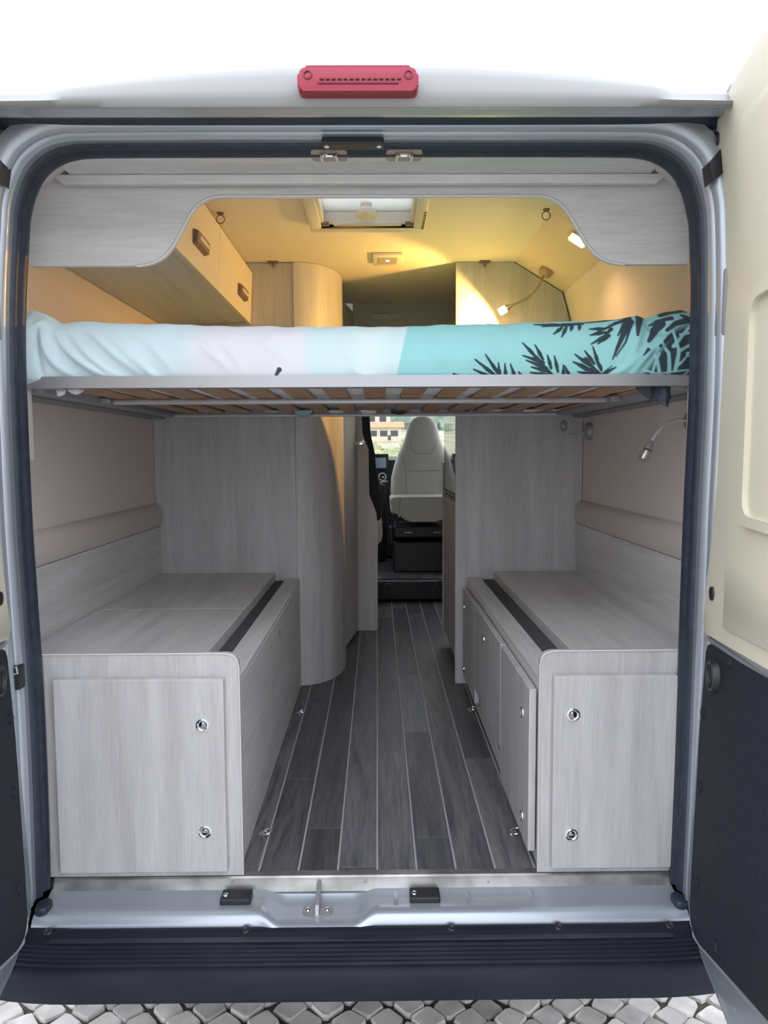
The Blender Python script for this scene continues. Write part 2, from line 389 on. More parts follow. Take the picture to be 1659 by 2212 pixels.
# rear skin between jamb and body sides, sides, roof, underbody
XL, XR = -1.06, .986
sk = bmesh.new()
for i in range(len(OPEN)-1):
    a, b = OPEN[i]+outward(i)*.045, OPEN[i+1]+outward(i+1)*.045
    def far(p):
        if p.z > 2.27 and XL+.3 < p.x < XR-.3: return Vector((p.x, 0, 2.335))
        if p.x < CX: return Vector((XL+.04, 0, p.z if p.z < 2.1 else 2.1+(p.z-2.1)*1.15))
        return Vector((XR-.04, 0, p.z if p.z < 2.1 else 2.1+(p.z-2.1)*1.15))
    A, B = far(a), far(b)
    quad((a.x, 1.615, a.z), (b.x, 1.615, b.z), (B.x, 1.64, B.z), (A.x, 1.64, A.z), sk)
obj('rear_skin', sk, SILVER, van)
for s, x in ((-1, XL), (1, XR)):
    side = bmesh.new()
    c = x-.06*s
    quad((x, 1.62, .45), (x, 6.0, .45), (x, 6.0, 1.50), (x, 1.62, 1.50), side)
    quad((x, 1.62, 1.50), (x, 5.5, 1.50), (c, 5.5, 2.30), (c, 1.62, 2.30), side)
    quad((c, 1.62, 2.28), (c, 5.5, 2.30), (c-.18*s, 5.5, 2.50), (c-.18*s, 1.95, 2.49), side)
    quad((x, 6.0, .45), (x, 7.3, .45), (x, 7.3, 1.30), (x, 6.0, 1.50), side)
    obj('body_side', side, SILVER, van)
rf = bmesh.new(); quad((XL+.2, 1.9, 2.50), (XR-.2, 1.9, 2.50), (XR-.2, 5.5, 2.52), (XL+.2, 5.5, 2.52), rf)
# leave the hatch open: four strips round it
rf.free(); rf = bmesh.new()
for x0, x1, y0, y1 in ((XL+.2, -.20, 1.96, 5.5), (.14, XR-.2, 1.96, 5.5), (-.20, .14, 1.96, 2.30), (-.20, .14, 2.68, 5.5)):
    quad((x0, y0, 2.5), (x1, y0, 2.5), (x1, y1, 2.5), (x0, y1, 2.5), rf)
obj('roof_panel', rf, WHITE, van)
obj('underbody', box(XL+.05, XR-.05, 1.60, 7.2, .40, .50), BLACK, van)
obj('nose', box(XL+.1, XR-.1, 6.9, 7.6, .40, 1.25, .1, 3), SILVER, van)

# white roof cap above the doorway: a bulge carrying the brake light, lower shoulders each side
xs = np.linspace(-.86, .80, 84); rows = []
def capz(x):
    top = 2.374-.030*((x+.01)/.5)**2
    f = ss(-.655, -.60, x)*(1-ss(.545, .60, x))
    return 2.327+(np.maximum(top, 2.33)-2.327)*f, f
for yy, tz in ((1.500, -1), (1.492, 0.0), (1.482, .10), (1.484, .30), (1.492, .60), (1.503, .85), (1.525, 1.0), (1.57, 1.10), (1.70, 1.3), (2.05, 1.5)):
    r = []
    for x in xs:
        zt, f = capz(float(x)); zb = 2.281 if tz <= 0 else 2.286
        z = 2.283 if tz < 0 else zb+(zt-zb)*min(tz, 1.0)+(max(tz-1, 0))*.18
        y = yy+(1-f)*(.012 if tz > .1 else 0)+.06*max(0, abs(x+.03)-.55)**1.5
        r.append((float(x), float(y), float(z)))
    rows.append(r)
cap = obj('roof_cap', grid(rows), WHITE, van, True, 'white roof bulge above the rear doorway', 60)
# underside header between roof lip and jamb
prof = [(1.490, 2.283), (1.510, 2.292), (1.530, 2.2925), (1.545, 2.2905), (1.56, 2.292), (1.575, 2.297), (1.590, 2.299), (1.602, 2.293), (1.612, 2.290)]
obj('gutter', grid([[(x, y, z) for x in (-.80, -.70, 0, .63, .73)] for y, z in prof[4:]]), RUBBER, van, True, 'dark rubber gutter above the doorway')
obj('header_lip', grid([[(x, y, z) for x in (-.80, -.70, 0, .63, .73)] for y, z in prof[:5]]), SILVER, van, True)
# centre stop plate with screws, lock loops
pl = obj('stop_plate', box(-.114, .018, 1.628, 1.665, 2.268, 2.282, .003), BLACK, van)
for x in (-.104, .008): obj('screw', lathe([(0, 0), (.006, 0), (.005, .003), (0, .004)], (x, 1.64, 2.268), (0, -.3, -1), 12), CHROME, pl, True)
for px in (711, 873):
    c = at(px, 331, 1.715)
    st = obj('lock_loop', tube(smoothpath([(c.x-.017, 1.75, 2.279), (c.x-.016, 1.705, 2.271), (c.x-.010, 1.694, 2.269), (c.x+.010, 1.694, 2.269), (c.x+.016, 1.705, 2.271), (c.x+.017, 1.75, 2.279)], 4), .0042, 8), CHROME, van, True)
    obj('backplate', prism(rounded([(c.x-.040, 1.69), (c.x+.040, 1.69), (c.x+.040, 1.752), (c.x-.040, 1.752)], .012), 'z', 2.278, 2.2838), BROWNP, st)
# brake light
bl = obj('brake_light', prism(rounded([(-.146, 2.293), (.082, 2.293), (.082, 2.339), (-.146, 2.339)], [.012, .012, .026, .026], 8), 'y', 1.452, 1.500, .005, 2), RED, van, True, 'long red high-level brake light')
for x in (-.127, .063):
    obj('screw', lathe([(0, 0), (.009, 0), (.009, .002), (.006, .0025), (.005, -.001), (0, -.001)], (x, 1.4525, 2.322), (0, -1, 0), 16), DRED, bl, True)
obj('reflector_band', box(-.108, .044, 1.4495, 1.453, 2.305, 2.3105, .0008, 1), DRED, bl)
for k in range(14):
    x = -.104+k*.0112
    obj('reflector_rib', box(x, x+.0075, 1.449, 1.4535, 2.3125, 2.3165, .0008, 1), DRED, bl)

# sill: steel plate over the floor edge, painted lip with the latch pocket
xs = np.linspace(-.80, .715, 160)
def pk(x): return float(ss(-.285, -.225, x)*(1-ss(-.065, -.005, x)))
pr_ = [(1.735, .556, .010), (1.718, .550, .018), (1.69, .550, .022), (1.668, .5515, .022), (1.652, .5535, .018), (1.640, .5525, .018), (1.630, .546, .018), (1.624, .535, .018), (1.621, .52, .016), (1.620, .495, .0)]
rows = [[(float(x), y-(.022*pk(x) if y < 1.66 else 0), z-dz*pk(x)) for x in xs] for y, z, dz in pr_]
sill = obj('sill', grid(rows), SILVER, van, True, 'silver painted sill below the doorway', 80)
plate = bmesh.new()
grid([[(x, 1.765, FZ+.0012), (x, 1.742, FZ+.0015), (x, 1.738, FZ-.002), (x, 1.7365, FZ-.010), (x, 1.728, .549)] for x in (-.795, .712)], plate)
solidify(plate, .0015)
plt = obj('threshold_plate', plate, STEEL, van, True, 'brushed steel plate capping the floor edge', 30)
for px in (502, 789, 1055): 
    c = at(px, 1906, 1.734); obj('rivet', lathe([(0, 0), (.003, 0), (.0025, .0015), (0, .002)], (c.x, 1.734, c.z), (0, -1, .1), 10), ALU, plt, True)
for px in (600, 655, 855, 1010, 1150):
    x = at(px, 1945, 1.69).x
    if not -.28 < x < 0: obj('pressed_rib', box(x-.006, x+.006, 1.652, 1.722, .548, .5522, .0018), SILVER, sill, True)
for px in (512, 917):
    c = at(px, 1938, 1.70)
    b_ = obj('door_buffer', box(c.x-.036, c.x+.036, 1.672, 1.716, .548, .566, .004), BLACK, sill)
    obj('screw', lathe([(0, 0), (.007, 0), (.006, .003), (0, .004)], (c.x-.025, 1.69, .5655), (0, 0, 1), 12), CHROME, b_, True)
lx = at(686, 1950, 1.68).x
lt = obj('latch_striker', prism(rounded([(lx-.036, 1.690), (lx+.036, 1.690), (lx+.034, 1.672), (lx, 1.648), (lx-.034, 1.672)], .006), 'z', .528, .535, .0015), ALU, sill, True)
obj('latch_fin', prism([(1.728, .534), (1.654, .534), (1.662, .556), (1.728, .575)], 'x', lx-.005, lx+.005, .002), ALU, lt, True)
for sx in (-.023, .023): obj('screw', lathe([(0, 0), (.0065, 0), (.005, .003), (0, .004)], (lx+sx, 1.678, .535), (0, 0, 1), 12), CHROME, lt, True)
for px, py in ((93, 1944), (1466, 1924)):
    c = at(px, py, 1.66)
    obj('corner_boot', prism(rounded([(c.x-.015, 1.637), (c.x+.017, 1.637), (c.x+.014, 1.685), (c.x-.012, 1.685)], .014), 'z', .546, .568, .006, 3), RUBBER, van, True)

# bumper: ridged step and face
bx = np.linspace(-.93, .86, 40)
bp_ = [(1.66, .50), (1.62, .532), (1.606, .5345), (1.596, .530), (1.590, .5275)]
y, z = 1.570, .5275
bp_ += [(1.574, .5265), (1.570, .5255)]
for k in range(5):
    y0 = 1.566-.0125*k; z0 = .5258-.0014*k
    bp_ += [(y0, z0), (y0-.003, z0+.0038), (y0-.0065, z0+.0038), (y0-.0095, z0-.0012)]
bp_ += [(1.500, .5205), (1.491, .514), (1.486, .502), (1.484, .47), (1.487, .452), (1.498, .444), (1.56, .435), (1.66, .43)]
def bend(x): return .05*max(0, abs(x-CX)-.62)**2/.08
rows = [[(float(x), yy+bend(x), zz) for x in bx] for yy, zz in bp_]
bum = obj('bumper', grid(rows), PLASTIC, van, True, 'dark ridged plastic rear bumper step', 50)
obj('tread_band', box(-.74, .66, 1.574, 1.590, .5268, .5285, .0006, 1), DIRTY, bum)
for px, py in ((105, 1997), (531, 1992), (975, 1987), (1206, 1984), (1445, 1983)):
    c = at(px, py, 1.613); obj('bumper_screw', lathe([(.004, .0), (.009, 0), (.010, .002), (.007, .004), (.003, .0025), (0, .0025)], (c.x, 1.608, .533), (0, -.4, 1), 14), BLACK, bum, True)

# rear doors, hinged at the jamb and swung outwards
zz_ = [.45, .635, 1.2, 1.54, 1.97, 2.12, 2.28, 2.5]; xx_ = [.682, .692, .716, .734, .742, .734, .712, .69]
DA = math.radians(10)
def door_map(bm, s):
    """(t along the door, n towards the van's outside, z) -> world, with the body's bow"""
    for k in range(1, 22):
        zc = .5+k*.09
        bmesh.ops.bisect_plane(bm, geom=list(bm.verts)+list(bm.edges)+list(bm.faces), plane_co=(0, 0, zc), plane_no=(0, 0, 1))
    for v in bm.verts:
        t, n, z = v.co
        x = float(np.interp(z, zz_, xx_))-math.sin(DA)*t+math.cos(DA)*n
        y = 1.60-math.cos(DA)*t-math.sin(DA)*n
        v.co = (x if s > 0 else 2*CX-x-.014, y, z)
    return bm
for s in (1, -1):
    nm = 'right' if s > 0 else 'left'
    outer = [(.80, 2.342), (.20, 2.342), (.09, 2.348), (.02, 2.338), (-.03, 2.322), (-.040, 2.27), (-.034, 2.1), (-.03, 1.8), (-.03, 1.2), (-.036, .63), (-.018, .575), (.03, .556), (.12, .548), (.80, .548)]
    dr = obj('rear_door', door_map(prism(outer, 'y', .012, .075, .008, 2), s), SILVER, van, True, 'open %s rear door with cream lining above a dark panel' % nm, 35)
    cream = rounded([(.77, 2.312), (.13, 2.320), (.045, 2.310), (-.022, 2.285), (-.026, 2.19), (-.012, 1.97), (-.010, 1.54), (-.018, 1.29), (-.016, 1.213), (.77, 1.275)], [0, .03, .03, .03, .02, 0, 0, 0, .02, 0], 4)
    pn = obj('lining_panel', door_map(prism(cream, 'y', .002, .016, .006, 2), s), CREAM, dr, True, None, 35)
    inner = rounded([(.74, 2.24), (.16, 2.24), (.112, 2.16), (.112, 1.68), (.123, 1.45), (.145, 1.26), (.74, 1.31)], [0, .03, .02, 0, 0, 0, 0], 4)
    obj('raised_field', door_map(prism(inner, 'y', -.004, .010, .003, 2), s), CREAM, dr, True, None, 35)
    # window surround inside the raised field
    ring = bmesh.new()
    o_ = rounded([(.20, 1.91), (.66, 1.91), (.66, 1.475), (.215, 1.475)], .05, 6); i_ = [(t+(.43-t)*.09, z+(1.69-z)*.09) for t, z in o_]
    grid([[(t, -.003, z) for t, z in o_], [(t, -.014, z) for t, z in o_], [(t, -.014, z) for t, z in i_], [(t, .004, z) for t, z in i_]], ring, True)
    grid([[(t, -.001, z) for t, z in i_], [(t+(.43-t)*.5, -.001, z+(1.69-z)*.5) for t, z in i_]], ring, True)
    obj('window_surround', door_map(ring, s), CREAM, dr, True, None, 50)
    dark = rounded([(.77, 1.262), (.03, 1.200), (.024, 1.0), (.040, .70), (.052, .582), (.12, .582), (.77, .81)], [0, .02, 0, 0, .03, .03, 0], 4)
    kp = obj('lower_panel', door_map(prism(dark, 'y', .000, .016, .004, 2), s), KICK, dr, True, None, 35)
    rim = smoothpath([(.60, .0105, 1.236), (.06, .0105, 1.205), (.019, .0105, 1.19), (.014, .0105, 1.0), (.030, .0105, .70), (.036, .0105, .59), (.062, .0105, .572), (.13, .0105, .577), (.60, .0105, .742)], 5)
    obj('panel_rim', door_map(tube(rim, .006, 6), s), ALU, dr, True)
    def dpt(t, z, n=0.0): 
        b = bmesh.new(); b.verts.new((t, n, z)); 
        x = float(np.interp(z, zz_, xx_))-math.sin(DA)*t+math.cos(DA)*n; y = 1.60-math.cos(DA)*t-math.sin(DA)*n; b.free()
        return Vector((x if s > 0 else 2*CX-x-.014, y, z))
    nrm = Vector((-math.cos(DA)*s, math.sin(DA), 0))
    for t, z in ((-.002, 2.265), (.037, 1.309)):
        obj('fixing_hole', lathe([(0, .003), (.011, .003), (.012, .0045), (.0145, .004), (.015, .0)], dpt(t, z, .002), nrm, 18), BLACK, dr, True)
    for t, z in ((.201, 1.204), (.047, 1.05), (.064, .893), (.088, .693), (.245, .656)):
        obj('rivet', lathe([(0, .006), (.007, .0055), (.010, .004), (.011, .0)], dpt(t, z), nrm, 14), KICK, dr, True)
    obj('grommet', lathe([(0, .006), (.022, .006), (.026, .012), (.031, .012), (.034, .006), (.035, -.001)], dpt(.112, 1.151), nrm, 24), BLACK, dr, True)
    # hinges and check strap on the jamb
    fx = (lambda x: x) if s > 0 else (lambda x: 2*CX-x)
    a = fx(.7365); b = fx(.752)
    obj('hinge', box(min(a, b), max(a, b), 1.592, 1.640, 1.86, 2.0, .006), WHITE, van, True)
    obj('hinge', box(min(a, b)-.002, max(a, b), 1.592, 1.640, .93, 1.05, .006), SILVER, van, True)
    hc = [at(px, py, 1.615) for px, py in ((1520, 362), (1545, 332), (1549, 384), (1526, 403))]
    obj('hinge_cover', prism([(fx(p.x), p.z) for p in hc], 'y', 1.586, 1.626, .003), BLACK, van, True)

ca_ = at(38, 1440, 1.635)
cs_ = obj('check_strap', box(ca_.x-.012, ca_.x+.010, 1.62, 1.65, ca_.z-.05, ca_.z+.004, .004), BLACK, van, True)
obj('strap_loop', tube([(ca_.x-.008, 1.617, ca_.z), (ca_.x+.006, 1.617, ca_.z+.004), (ca_.x+.008, 1.617, ca_.z-.010), (ca_.x-.006, 1.617, ca_.z-.014)], .0026, 6, None, True), ALU, cs_, True)

# windscreen, side windows, dashboard, cab floor of the van
ws = solidify(grid([[(XL+.16, 7.05, 1.52), (XR-.16, 7.05, 1.52)], [(XL+.26, 6.25, 2.12), (XR-.26, 6.25, 2.12)]]), .006)
obj('windscreen', ws, GLASS, van)
for x, s in ((XL+.01, -1), (XR-.01, 1)):
    wd = solidify(quad((x, 5.55, 1.48), (x, 6.55, 1.42), (x-.07*s, 6.3, 2.02), (x-.07*s, 5.55, 2.05)), .005)
    obj('side_window', wd, GLASS, van)
obj('cab_roof', box(XL+.15, XR-.15, 5.5, 6.3, 2.12, 2.15), CEIL, van)
dash = obj('dashboard', prism([(6.15, .76), (6.12, 1.30), (6.17, 1.40), (6.17, 1.555), (6.24, 1.585), (6.9, 1.56), (7.1, 1.40), (7.1, .76)], 'x', XL+.06, XR-.06, .02, 2), BLACK, van, True)
c = at(820, 1000, 6.16); 
rd = obj('radio_screen', box(c.x-.055, c.x+.055, 6.155, 6.172, c.z-.045, c.z+.045, .004), mat('blue_grey_screen', (.16, .27, .34), .12), dash)
obj('radio_bezel', box(c.x-.085, c.x+.075, 6.160, 6.18, c.z-.065, c.z+.075, .008), BLACK, dash, True)
c = at(826, 1030, 6.12)
obj('dial', tube([(c.x+.030*math.cos(a*.3491), 6.10, c.z+.030*math.sin(a*.3491)) for a in range(18)], .005, 6, None, True), mat('pale_dial', (.6, .62, .62), .4), dash, True)
obj('dial_pointer', box(c.x-.004, c.x+.018, 6.095, 6.105, c.z-.01, c.z+.006, .002), mat('pale_pointer', (.6, .62, .62), .4), dash)
c = at(972, 1000, 5.9)
cab = obj('cab_floor', prism([(5.13, .58), (5.10, .60), (5.085, .71), (5.10, .730), (6.3, .735), (6.3, .58)], 'x', -.97, .90, .004), mat('dark_cab_vinyl', (.035, .038, .044), .5), van, True)
for i in range(6):
    for j in range(2):
        obj('step_tile', box(-.10+i*.13, -.10+i*.13+.126, 5.125+j*.15, 5.27+j*.15, .733, .7375, .001, 1), PLANK, cab)
obj('step_edge', tube([(x, 5.098, .724) for x in (-.5, 0, .5, .88)], .007, 6), ALU, cab, True)
for px, py in ((838, 1270), (950, 1264)):
    c = at(px, py, 5.085)
    sp = obj('air_vent', tube([(c.x+.030*math.cos(a*.3491), 5.083, c.z+.030*math.sin(a*.3491)) for a in range(18)], .005, 6, None, True), mat('grey_vent_ring', (.07, .075, .085), .5), cab, True)
    for k in (-1, 0, 1): obj('vent_slat', box(c.x-.024, c.x+.024, 5.080, 5.086, c.z+k*.014-.002, c.z+k*.014+.002), BLACK, sp)

# bulkhead over the cab
bk = struct('wall_front', box(-.1295, .585, 4.13, 4.16, 1.86, 2.46), GREYF, 'grey fabric panel above the passage to the cab')
# ================================================================== LOCKERS
def latch(parent, c, d, r=.0155):
    ring = obj('latch', lathe([(r*.62, -.002), (r*.66, .0015), (r*.8, .003), (r*.98, .0022), (r, 0), (r, -.003)], c, d, 24), CHROME, parent, True)
    return lathe([(0, .0025), (r*.3, .0022), (r*.52, .001), (r*.6, -.0015), (r*.6, -.003)], c, d, 20)
KNOB = mat('smoked_chrome', (.30, .30, .32), .1, 1.0)
def locker(s):
    f = (lambda x: x) if s < 0 else (lambda x: x)
    L = s < 0
    nm = ('pale wooden locker along the left wall with one end door' if L else 'pale wooden locker along the right wall with three side doors and an end door')
    t = thing('storage_locker', ((LW-.36)/2 if L else (RW+.39)/2, 2.5, FZ), nm, 'locker', 'lockers below the raised bed')
    if L: xo, xi, xl, xg = -.835, -.335, -.409, -.454
    else: xo, xi, xl, xg = .765, .389, .456, .513
    a, b = sorted((xo, xi))
    rr = [0, .0, .032, 0] if L else [0, 0, 0, .032]
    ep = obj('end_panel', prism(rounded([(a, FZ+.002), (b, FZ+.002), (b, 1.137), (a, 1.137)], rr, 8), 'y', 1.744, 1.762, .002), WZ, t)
    if L: e = [(a, 1.743, 1.1372), (xi-.032, 1.743, 1.1372), (xi-.014, 1.743, 1.132), (xi-.005, 1.743, 1.123), (xi+.0002, 1.743, 1.105), (xi+.0002, 1.743, FZ+.004)]
    else: e = [(b, 1.743, 1.1372), (xi+.032, 1.743, 1.1372), (xi+.014, 1.743, 1.132), (xi+.005, 1.743, 1.123), (xi-.0002, 1.743, 1.105), (xi-.0002, 1.743, FZ+.004)]
    obj('edging', tube(e, .0018, 6), EDGE, ep, True)
    # inner side wall, ledge, groove, top boards
    xs_ = -.345 if L else .395
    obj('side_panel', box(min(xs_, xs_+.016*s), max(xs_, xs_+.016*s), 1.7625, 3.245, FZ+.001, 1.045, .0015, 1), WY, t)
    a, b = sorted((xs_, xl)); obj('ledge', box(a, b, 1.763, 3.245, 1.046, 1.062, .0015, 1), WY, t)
    a, b = sorted((xl, xg)); obj('groove_strip', box(a, b, 1.763, 3.245, 1.040, 1.0535), FELT, t)
    a, b = sorted((xg, -.952 if L else .880))
    if L:
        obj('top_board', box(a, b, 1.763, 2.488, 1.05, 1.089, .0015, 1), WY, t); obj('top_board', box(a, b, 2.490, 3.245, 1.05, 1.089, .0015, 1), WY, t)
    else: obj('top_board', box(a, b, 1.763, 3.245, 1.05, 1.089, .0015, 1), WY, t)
    # end door
    if L: x0, x1, lx_ = -.772, -.369, -.420
    else: x0, x1, lx_ = .418, .714, .465
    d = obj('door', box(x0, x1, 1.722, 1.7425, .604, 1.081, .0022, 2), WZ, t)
    for z in ((.970, .706) if L else (.988, .690)):
        obj('latch_button', latch(d, (lx_, 1.7215, z), (0, -1, 0)), KNOB, d, True)
    if not L:
        for y0, y1, z0, z1, ls in ((1.785, 2.205, .614, 1.030, ((1.868, .942), (1.862, .668))), (2.214, 2.80, .705, 1.031, ((2.566, .958),)), (2.806, 3.20, .642, 1.025, ((3.16, .949), (3.16, .676)))):
            d = obj('door', box(.372, .3905, y0, y1, z0, z1, .002, 2), WZ, t)
            for y, z in ls: obj('latch_button', latch(d, (.3715, y, z), (-1, 0, 0)), KNOB, d, True)
        n = obj('finger_notch', lathe([(0, 0), (.02, 0), (.022, .002), (.024, 0)], (.3945, 2.36, .665), (-1, 0, 0), 16), ALU, t, True)
    else:
        obj('stain', lathe([(0, .0004), (.014, .0004), (.016, 0)], (-.3448, 2.55, .99), (1, 0, 0), 14), mat('ochre_stain', (.42, .33, .18), .7), t, False, 'small ochre stain')
    return t
locker(-1); locker(1)

# lashing rings on the floor
def lash(px, py, label, tilt):
    c = atz(px, py, FZ)
    t = thing('lashing_ring', (c.x, c.y, FZ), label, 'ring', 'lashing rings on the plank floor')
    obj('mount', lathe([(.013, 0), (.013, .002), (.010, .005), (.005, .008), (0, .009)], (c.x, c.y, FZ+.0005), (0, 0, 1), 18), CHROME, t, True)
    th = [a*math.pi/9 for a in range(18)]
    obj('loop', tube([(c.x+.015*math.cos(a)+tilt*.010, c.y-.004+.015*math.sin(a), FZ+.005+.004*(1+math.cos(a)*tilt)) for a in th], .0024, 7, None, True), CHROME, t, True)
lash(569, 1802, 'chrome lashing ring on the floor near the front corner of the left locker', 1)
lash(1106, 1800, 'chrome lashing ring beside the nearest side door of the right locker', 1)
lash(647, 1541, 'small chrome lashing ring further in, beside the left locker', 1)
lash(1016, 1534, 'small chrome lashing ring further in, under the far doors of the right locker', 1)

# ================================================================== PARTITIONS, WARDROBE, KITCHEN
w = thing('wardrobe', (-.6, 3.4, FZ), 'tall pale wooden wardrobe partition with a rounded corner, left of the aisle', 'wardrobe')
obj('front_panel', prism([(-.972, FZ+.001), (-.356, FZ+.001), (-.356, 2.428), (-.672, 2.428), (-.882, 2.298), (-.912, 2.19), (-.948, 1.98), (-.972, 1.80)], 'y', 3.25, 3.268, .0006, 1), WZ, w)
rows = []
for z in (FZ+.001, 2.428):
    r = [(-.3555, 3.249, z)]
    for k in range(1, 15):
        a = k/14*math.pi/2; r.append((-.355+.182*math.sin(a), 3.53-.281*math.cos(a), z))
    r += [(-.173, 3.60, z)]
    rows.append(r)
obj('rounded_corner', solidify(grid(rows), .012), WZ, w, True, None, 60)
bd = thing('washroom_door', (-.15, 3.9, FZ), 'narrow pale wooden door behind the rounded wardrobe corner', 'door')
obj('door_slab', prism([(-.200, 3.625), (-.196, 3.625), (-.181, 3.79), (-.114, 4.248), (-.15, 4.248), (-.215, 3.79)], 'z', FZ+.012, 2.39, .002), WZ, bd)
obj('gap_strip', box(-.20, -.172, 3.602, 3.624, FZ+.001, 2.42), mat('dark_gap_shade', (.12, .10, .09), .6), bd)  # dark strip standing for the shaded gap before the door
sp = thing('partition_panel', (-.06, 4.26, FZ), 'pale wooden partition with a wavy front edge at the end of the washroom', 'partition')
edge = [(x, y) for x, y in ((781, 885), (782, 935), (788, 952), (796, 971), (796.5, 1020), (797, 1068), (805, 1088), (813, 1108), (816, 1140), (816, 1364))]
pp = [(-.40, FZ+.001)]+[(at(x, y, 4.25).x, max(FZ+.001, at(x, y, 4.25).z)) for x, y in edge][::-1]+[(-.127, 1.95), (-.127, 2.39), (-.40, 2.39)]
obj('panel', prism(pp, 'y', 4.252, 4.268, .0015), WZ, sp)
c = at(778, 957, 4.23)
lk = thing('door_catch', (c.x, 4.24, c.z), 'small chrome catch high on the wavy wooden partition', 'catch')
obj('body', box(c.x-.022, c.x+.024, 4.222, 4.2515, c.z-.012, c.z+.012, .004), CHROME, lk, True)
obj('pin', box(c.x-.026, c.x-.018, 4.222, 4.238, c.z-.006, c.z+.026, .003), CHROME, lk, True)
obj('pin', box(c.x+.012, c.x+.018, 4.222, 4.238, c.z+.002, c.z+.022, .003), CHROME, lk, True)

pr = thing('end_partition', (.6, 3.26, FZ), 'pale wooden partition across the right side behind the locker', 'partition')
obj('panel', box(.345, .90, 3.25, 3.268, FZ+.001, 1.80, .001, 1), WZ, pr)
obj('panel', prism([(.345, 1.8005), (.895, 1.8005), (.868, 2.0), (.832, 2.19), (.802, 2.300), (.592, 2.4285), (.345, 2.4285)], 'y', 3.25, 3.268, .001), WZ, pr)
obj('edging', box(.3435, .3448, 3.25, 3.268, FZ+.001, 2.428), EDGE, pr)
kt = thing('kitchen_unit', (.6, 3.65, FZ), 'tall kitchen unit with a black glass door right of the aisle', 'kitchen unit')
obj('carcass', box(.372, .835, 3.272, 3.985, FZ+.06, 2.14, .002), WZ, kt)
obj('plinth', box(.40, .88, 3.30, 3.96, FZ+.001, FZ+.059), BLACK, kt)
dd = obj('door', box(.358, .3715, 3.29, 3.97, FZ+.075, 1.385, .002), WZ, kt)
gd = obj('fridge_door', box(.357, .3715, 3.29, 3.97, 1.425, 2.13, .003), GLOSS, kt)
obj('trim_strip', box(.3545, .3715, 3.285, 3.975, 1.392, 1.398), ALU, kt); obj('trim_strip', box(.3545, .3715, 3.285, 3.975, 1.412, 1.418), ALU, kt)
obj('edge_strip', box(.350, .372, 3.975, 3.99, FZ+.06, 1.56, .002), mat('grey_edge_strip', (.34, .35, .37), .5), kt)
nb = thing('overhead_niche', (.6, 3.7, 2.15), 'open niche above the kitchen unit, its shade a solid black block', 'niche')
obj('shade_block', box(.44, .80, 3.80, 3.99, 2.15, 2.36), BLACK, nb)  # solid black block stands in for the shade inside the niche
obj('slanted_board', prism([(3.80, 2.15), (3.84, 2.15), (3.99, 2.33), (3.95, 2.33)], 'x', .372, .44), WZ, nb)

# dinette seat back with a pale cushion edge
ds = thing('dinette_seat', (-.25, 4.75, FZ), 'dark dinette seat behind the wavy wooden partition', 'seat')
Yd = 4.72
ed = [(798, 885), (800, 935), (803, 981), (812, 1010), (821, 1045), (824, 1085), (823.5, 1118), (819, 1130)]
pts = [(-.5, .98)]+[(at(x, y, Yd).x, at(x, y, Yd).z) for x, y in ed][::-1]+[(-.10, 1.86), (-.5, 1.86)]
obj('backrest', prism(pts, 'y', Yd, Yd+.10, .02, 3), mat('dark_upholstery', (.025, .024, .03), .8), ds, True)
pt = [(at(x, y, Yd).x, at(x, y, Yd).z) for x, y in ((816, 1128), (822, 1119), (826, 1140), (826.5, 1155), (824, 1168), (817, 1176))]
obj('cushion', prism([(-.5, pt[-1][1]), *pt[::-1], (-.5, pt[0][1]+.0)], 'y', Yd-.02, Yd+.40, .012, 3), LEATHER, ds, True)
obj('base', box(-.55, -.03, Yd-.01, Yd+.36, FZ+.001, .985), mat('dark_seat_base', (.02, .02, .024), .7), ds)

# cab seat swivelled to face the rear
cs = thing('cab_seat', (.33, 5.6, .735), 'pale leatherette cab seat with a high backrest turned to face the rear', 'seat')
Yb = 5.78; bc = .325
half = [(1085, .235), (1060, .252), (1030, .245), (1005, .222), (985, .20), (965, .165), (948, .140), (930, .122), (916, .104), (905, .075), (899.5, .035)]
zs = [at(913, y, Yb).z for y, _ in half]; c0 = at(913, 1000, Yb).x
N = 44; zt = np.linspace(0, 1, N)
zi = np.interp(zt, np.linspace(0, 1, len(zs)), zs); hi_ = np.interp(zt, np.linspace(0, 1, len(zs)), [h for _, h in half])
rows = []
for z, h in zip(zi, hi_):
    th = .085 if z < 1.6 else .085-.05*(z-1.6)/.3
    r = []
    for k in range(40):
        a = 2*math.pi*k/40; ca, sa = math.cos(a), math.sin(a)
        r.append((c0+h*math.copysign(abs(ca)**.55, ca), Yb+(z-1.2)*.10+th*math.copysign(abs(sa)**.6, sa), float(z)))
    rows.append(r)
bm = grid(rows, None, True)
bm.verts.ensure_lookup_table(); bm.faces.new([bm.verts[(N-1)*40+k] for k in range(40)])
obj('backrest', bm, LEATHER, cs, True, None, 70)
def seatpt(px, py, off=.004):
    z = at(px, py, Yb).z; th = .085 if z < 1.6 else .085-.05*(z-1.6)/.3
    h = float(np.interp(z, zs, [q for _, q in half])); x = at(px, py, Yb).x; u = min(.97, abs((x-c0)/h)); cc_ = u**(1/.55)
    return Vector((x, Yb+(z-1.2)*.10-th*(1-cc_*cc_)**.3+.001, z))
def seam(pts, r=.0022):
    obj('seam', tube([seatpt(*p) for p in pts], r, 6), SEAM, cs, True)
seam([(878, 948), (886, 955), (891, 972), (895, 979), (914, 980), (932, 979), (936, 972), (941, 955), (950, 948)])
seam([(877, 1016), (895, 1017), (913, 1017), (935, 1016), (948, 1016)])
seam([(862, 979), (870, 990), (874, 1005), (876, 1030), (877, 1062)])
seam([(964, 979), (956, 990), (952, 1005), (950, 1030), (949, 1062)])
Yc = 5.36
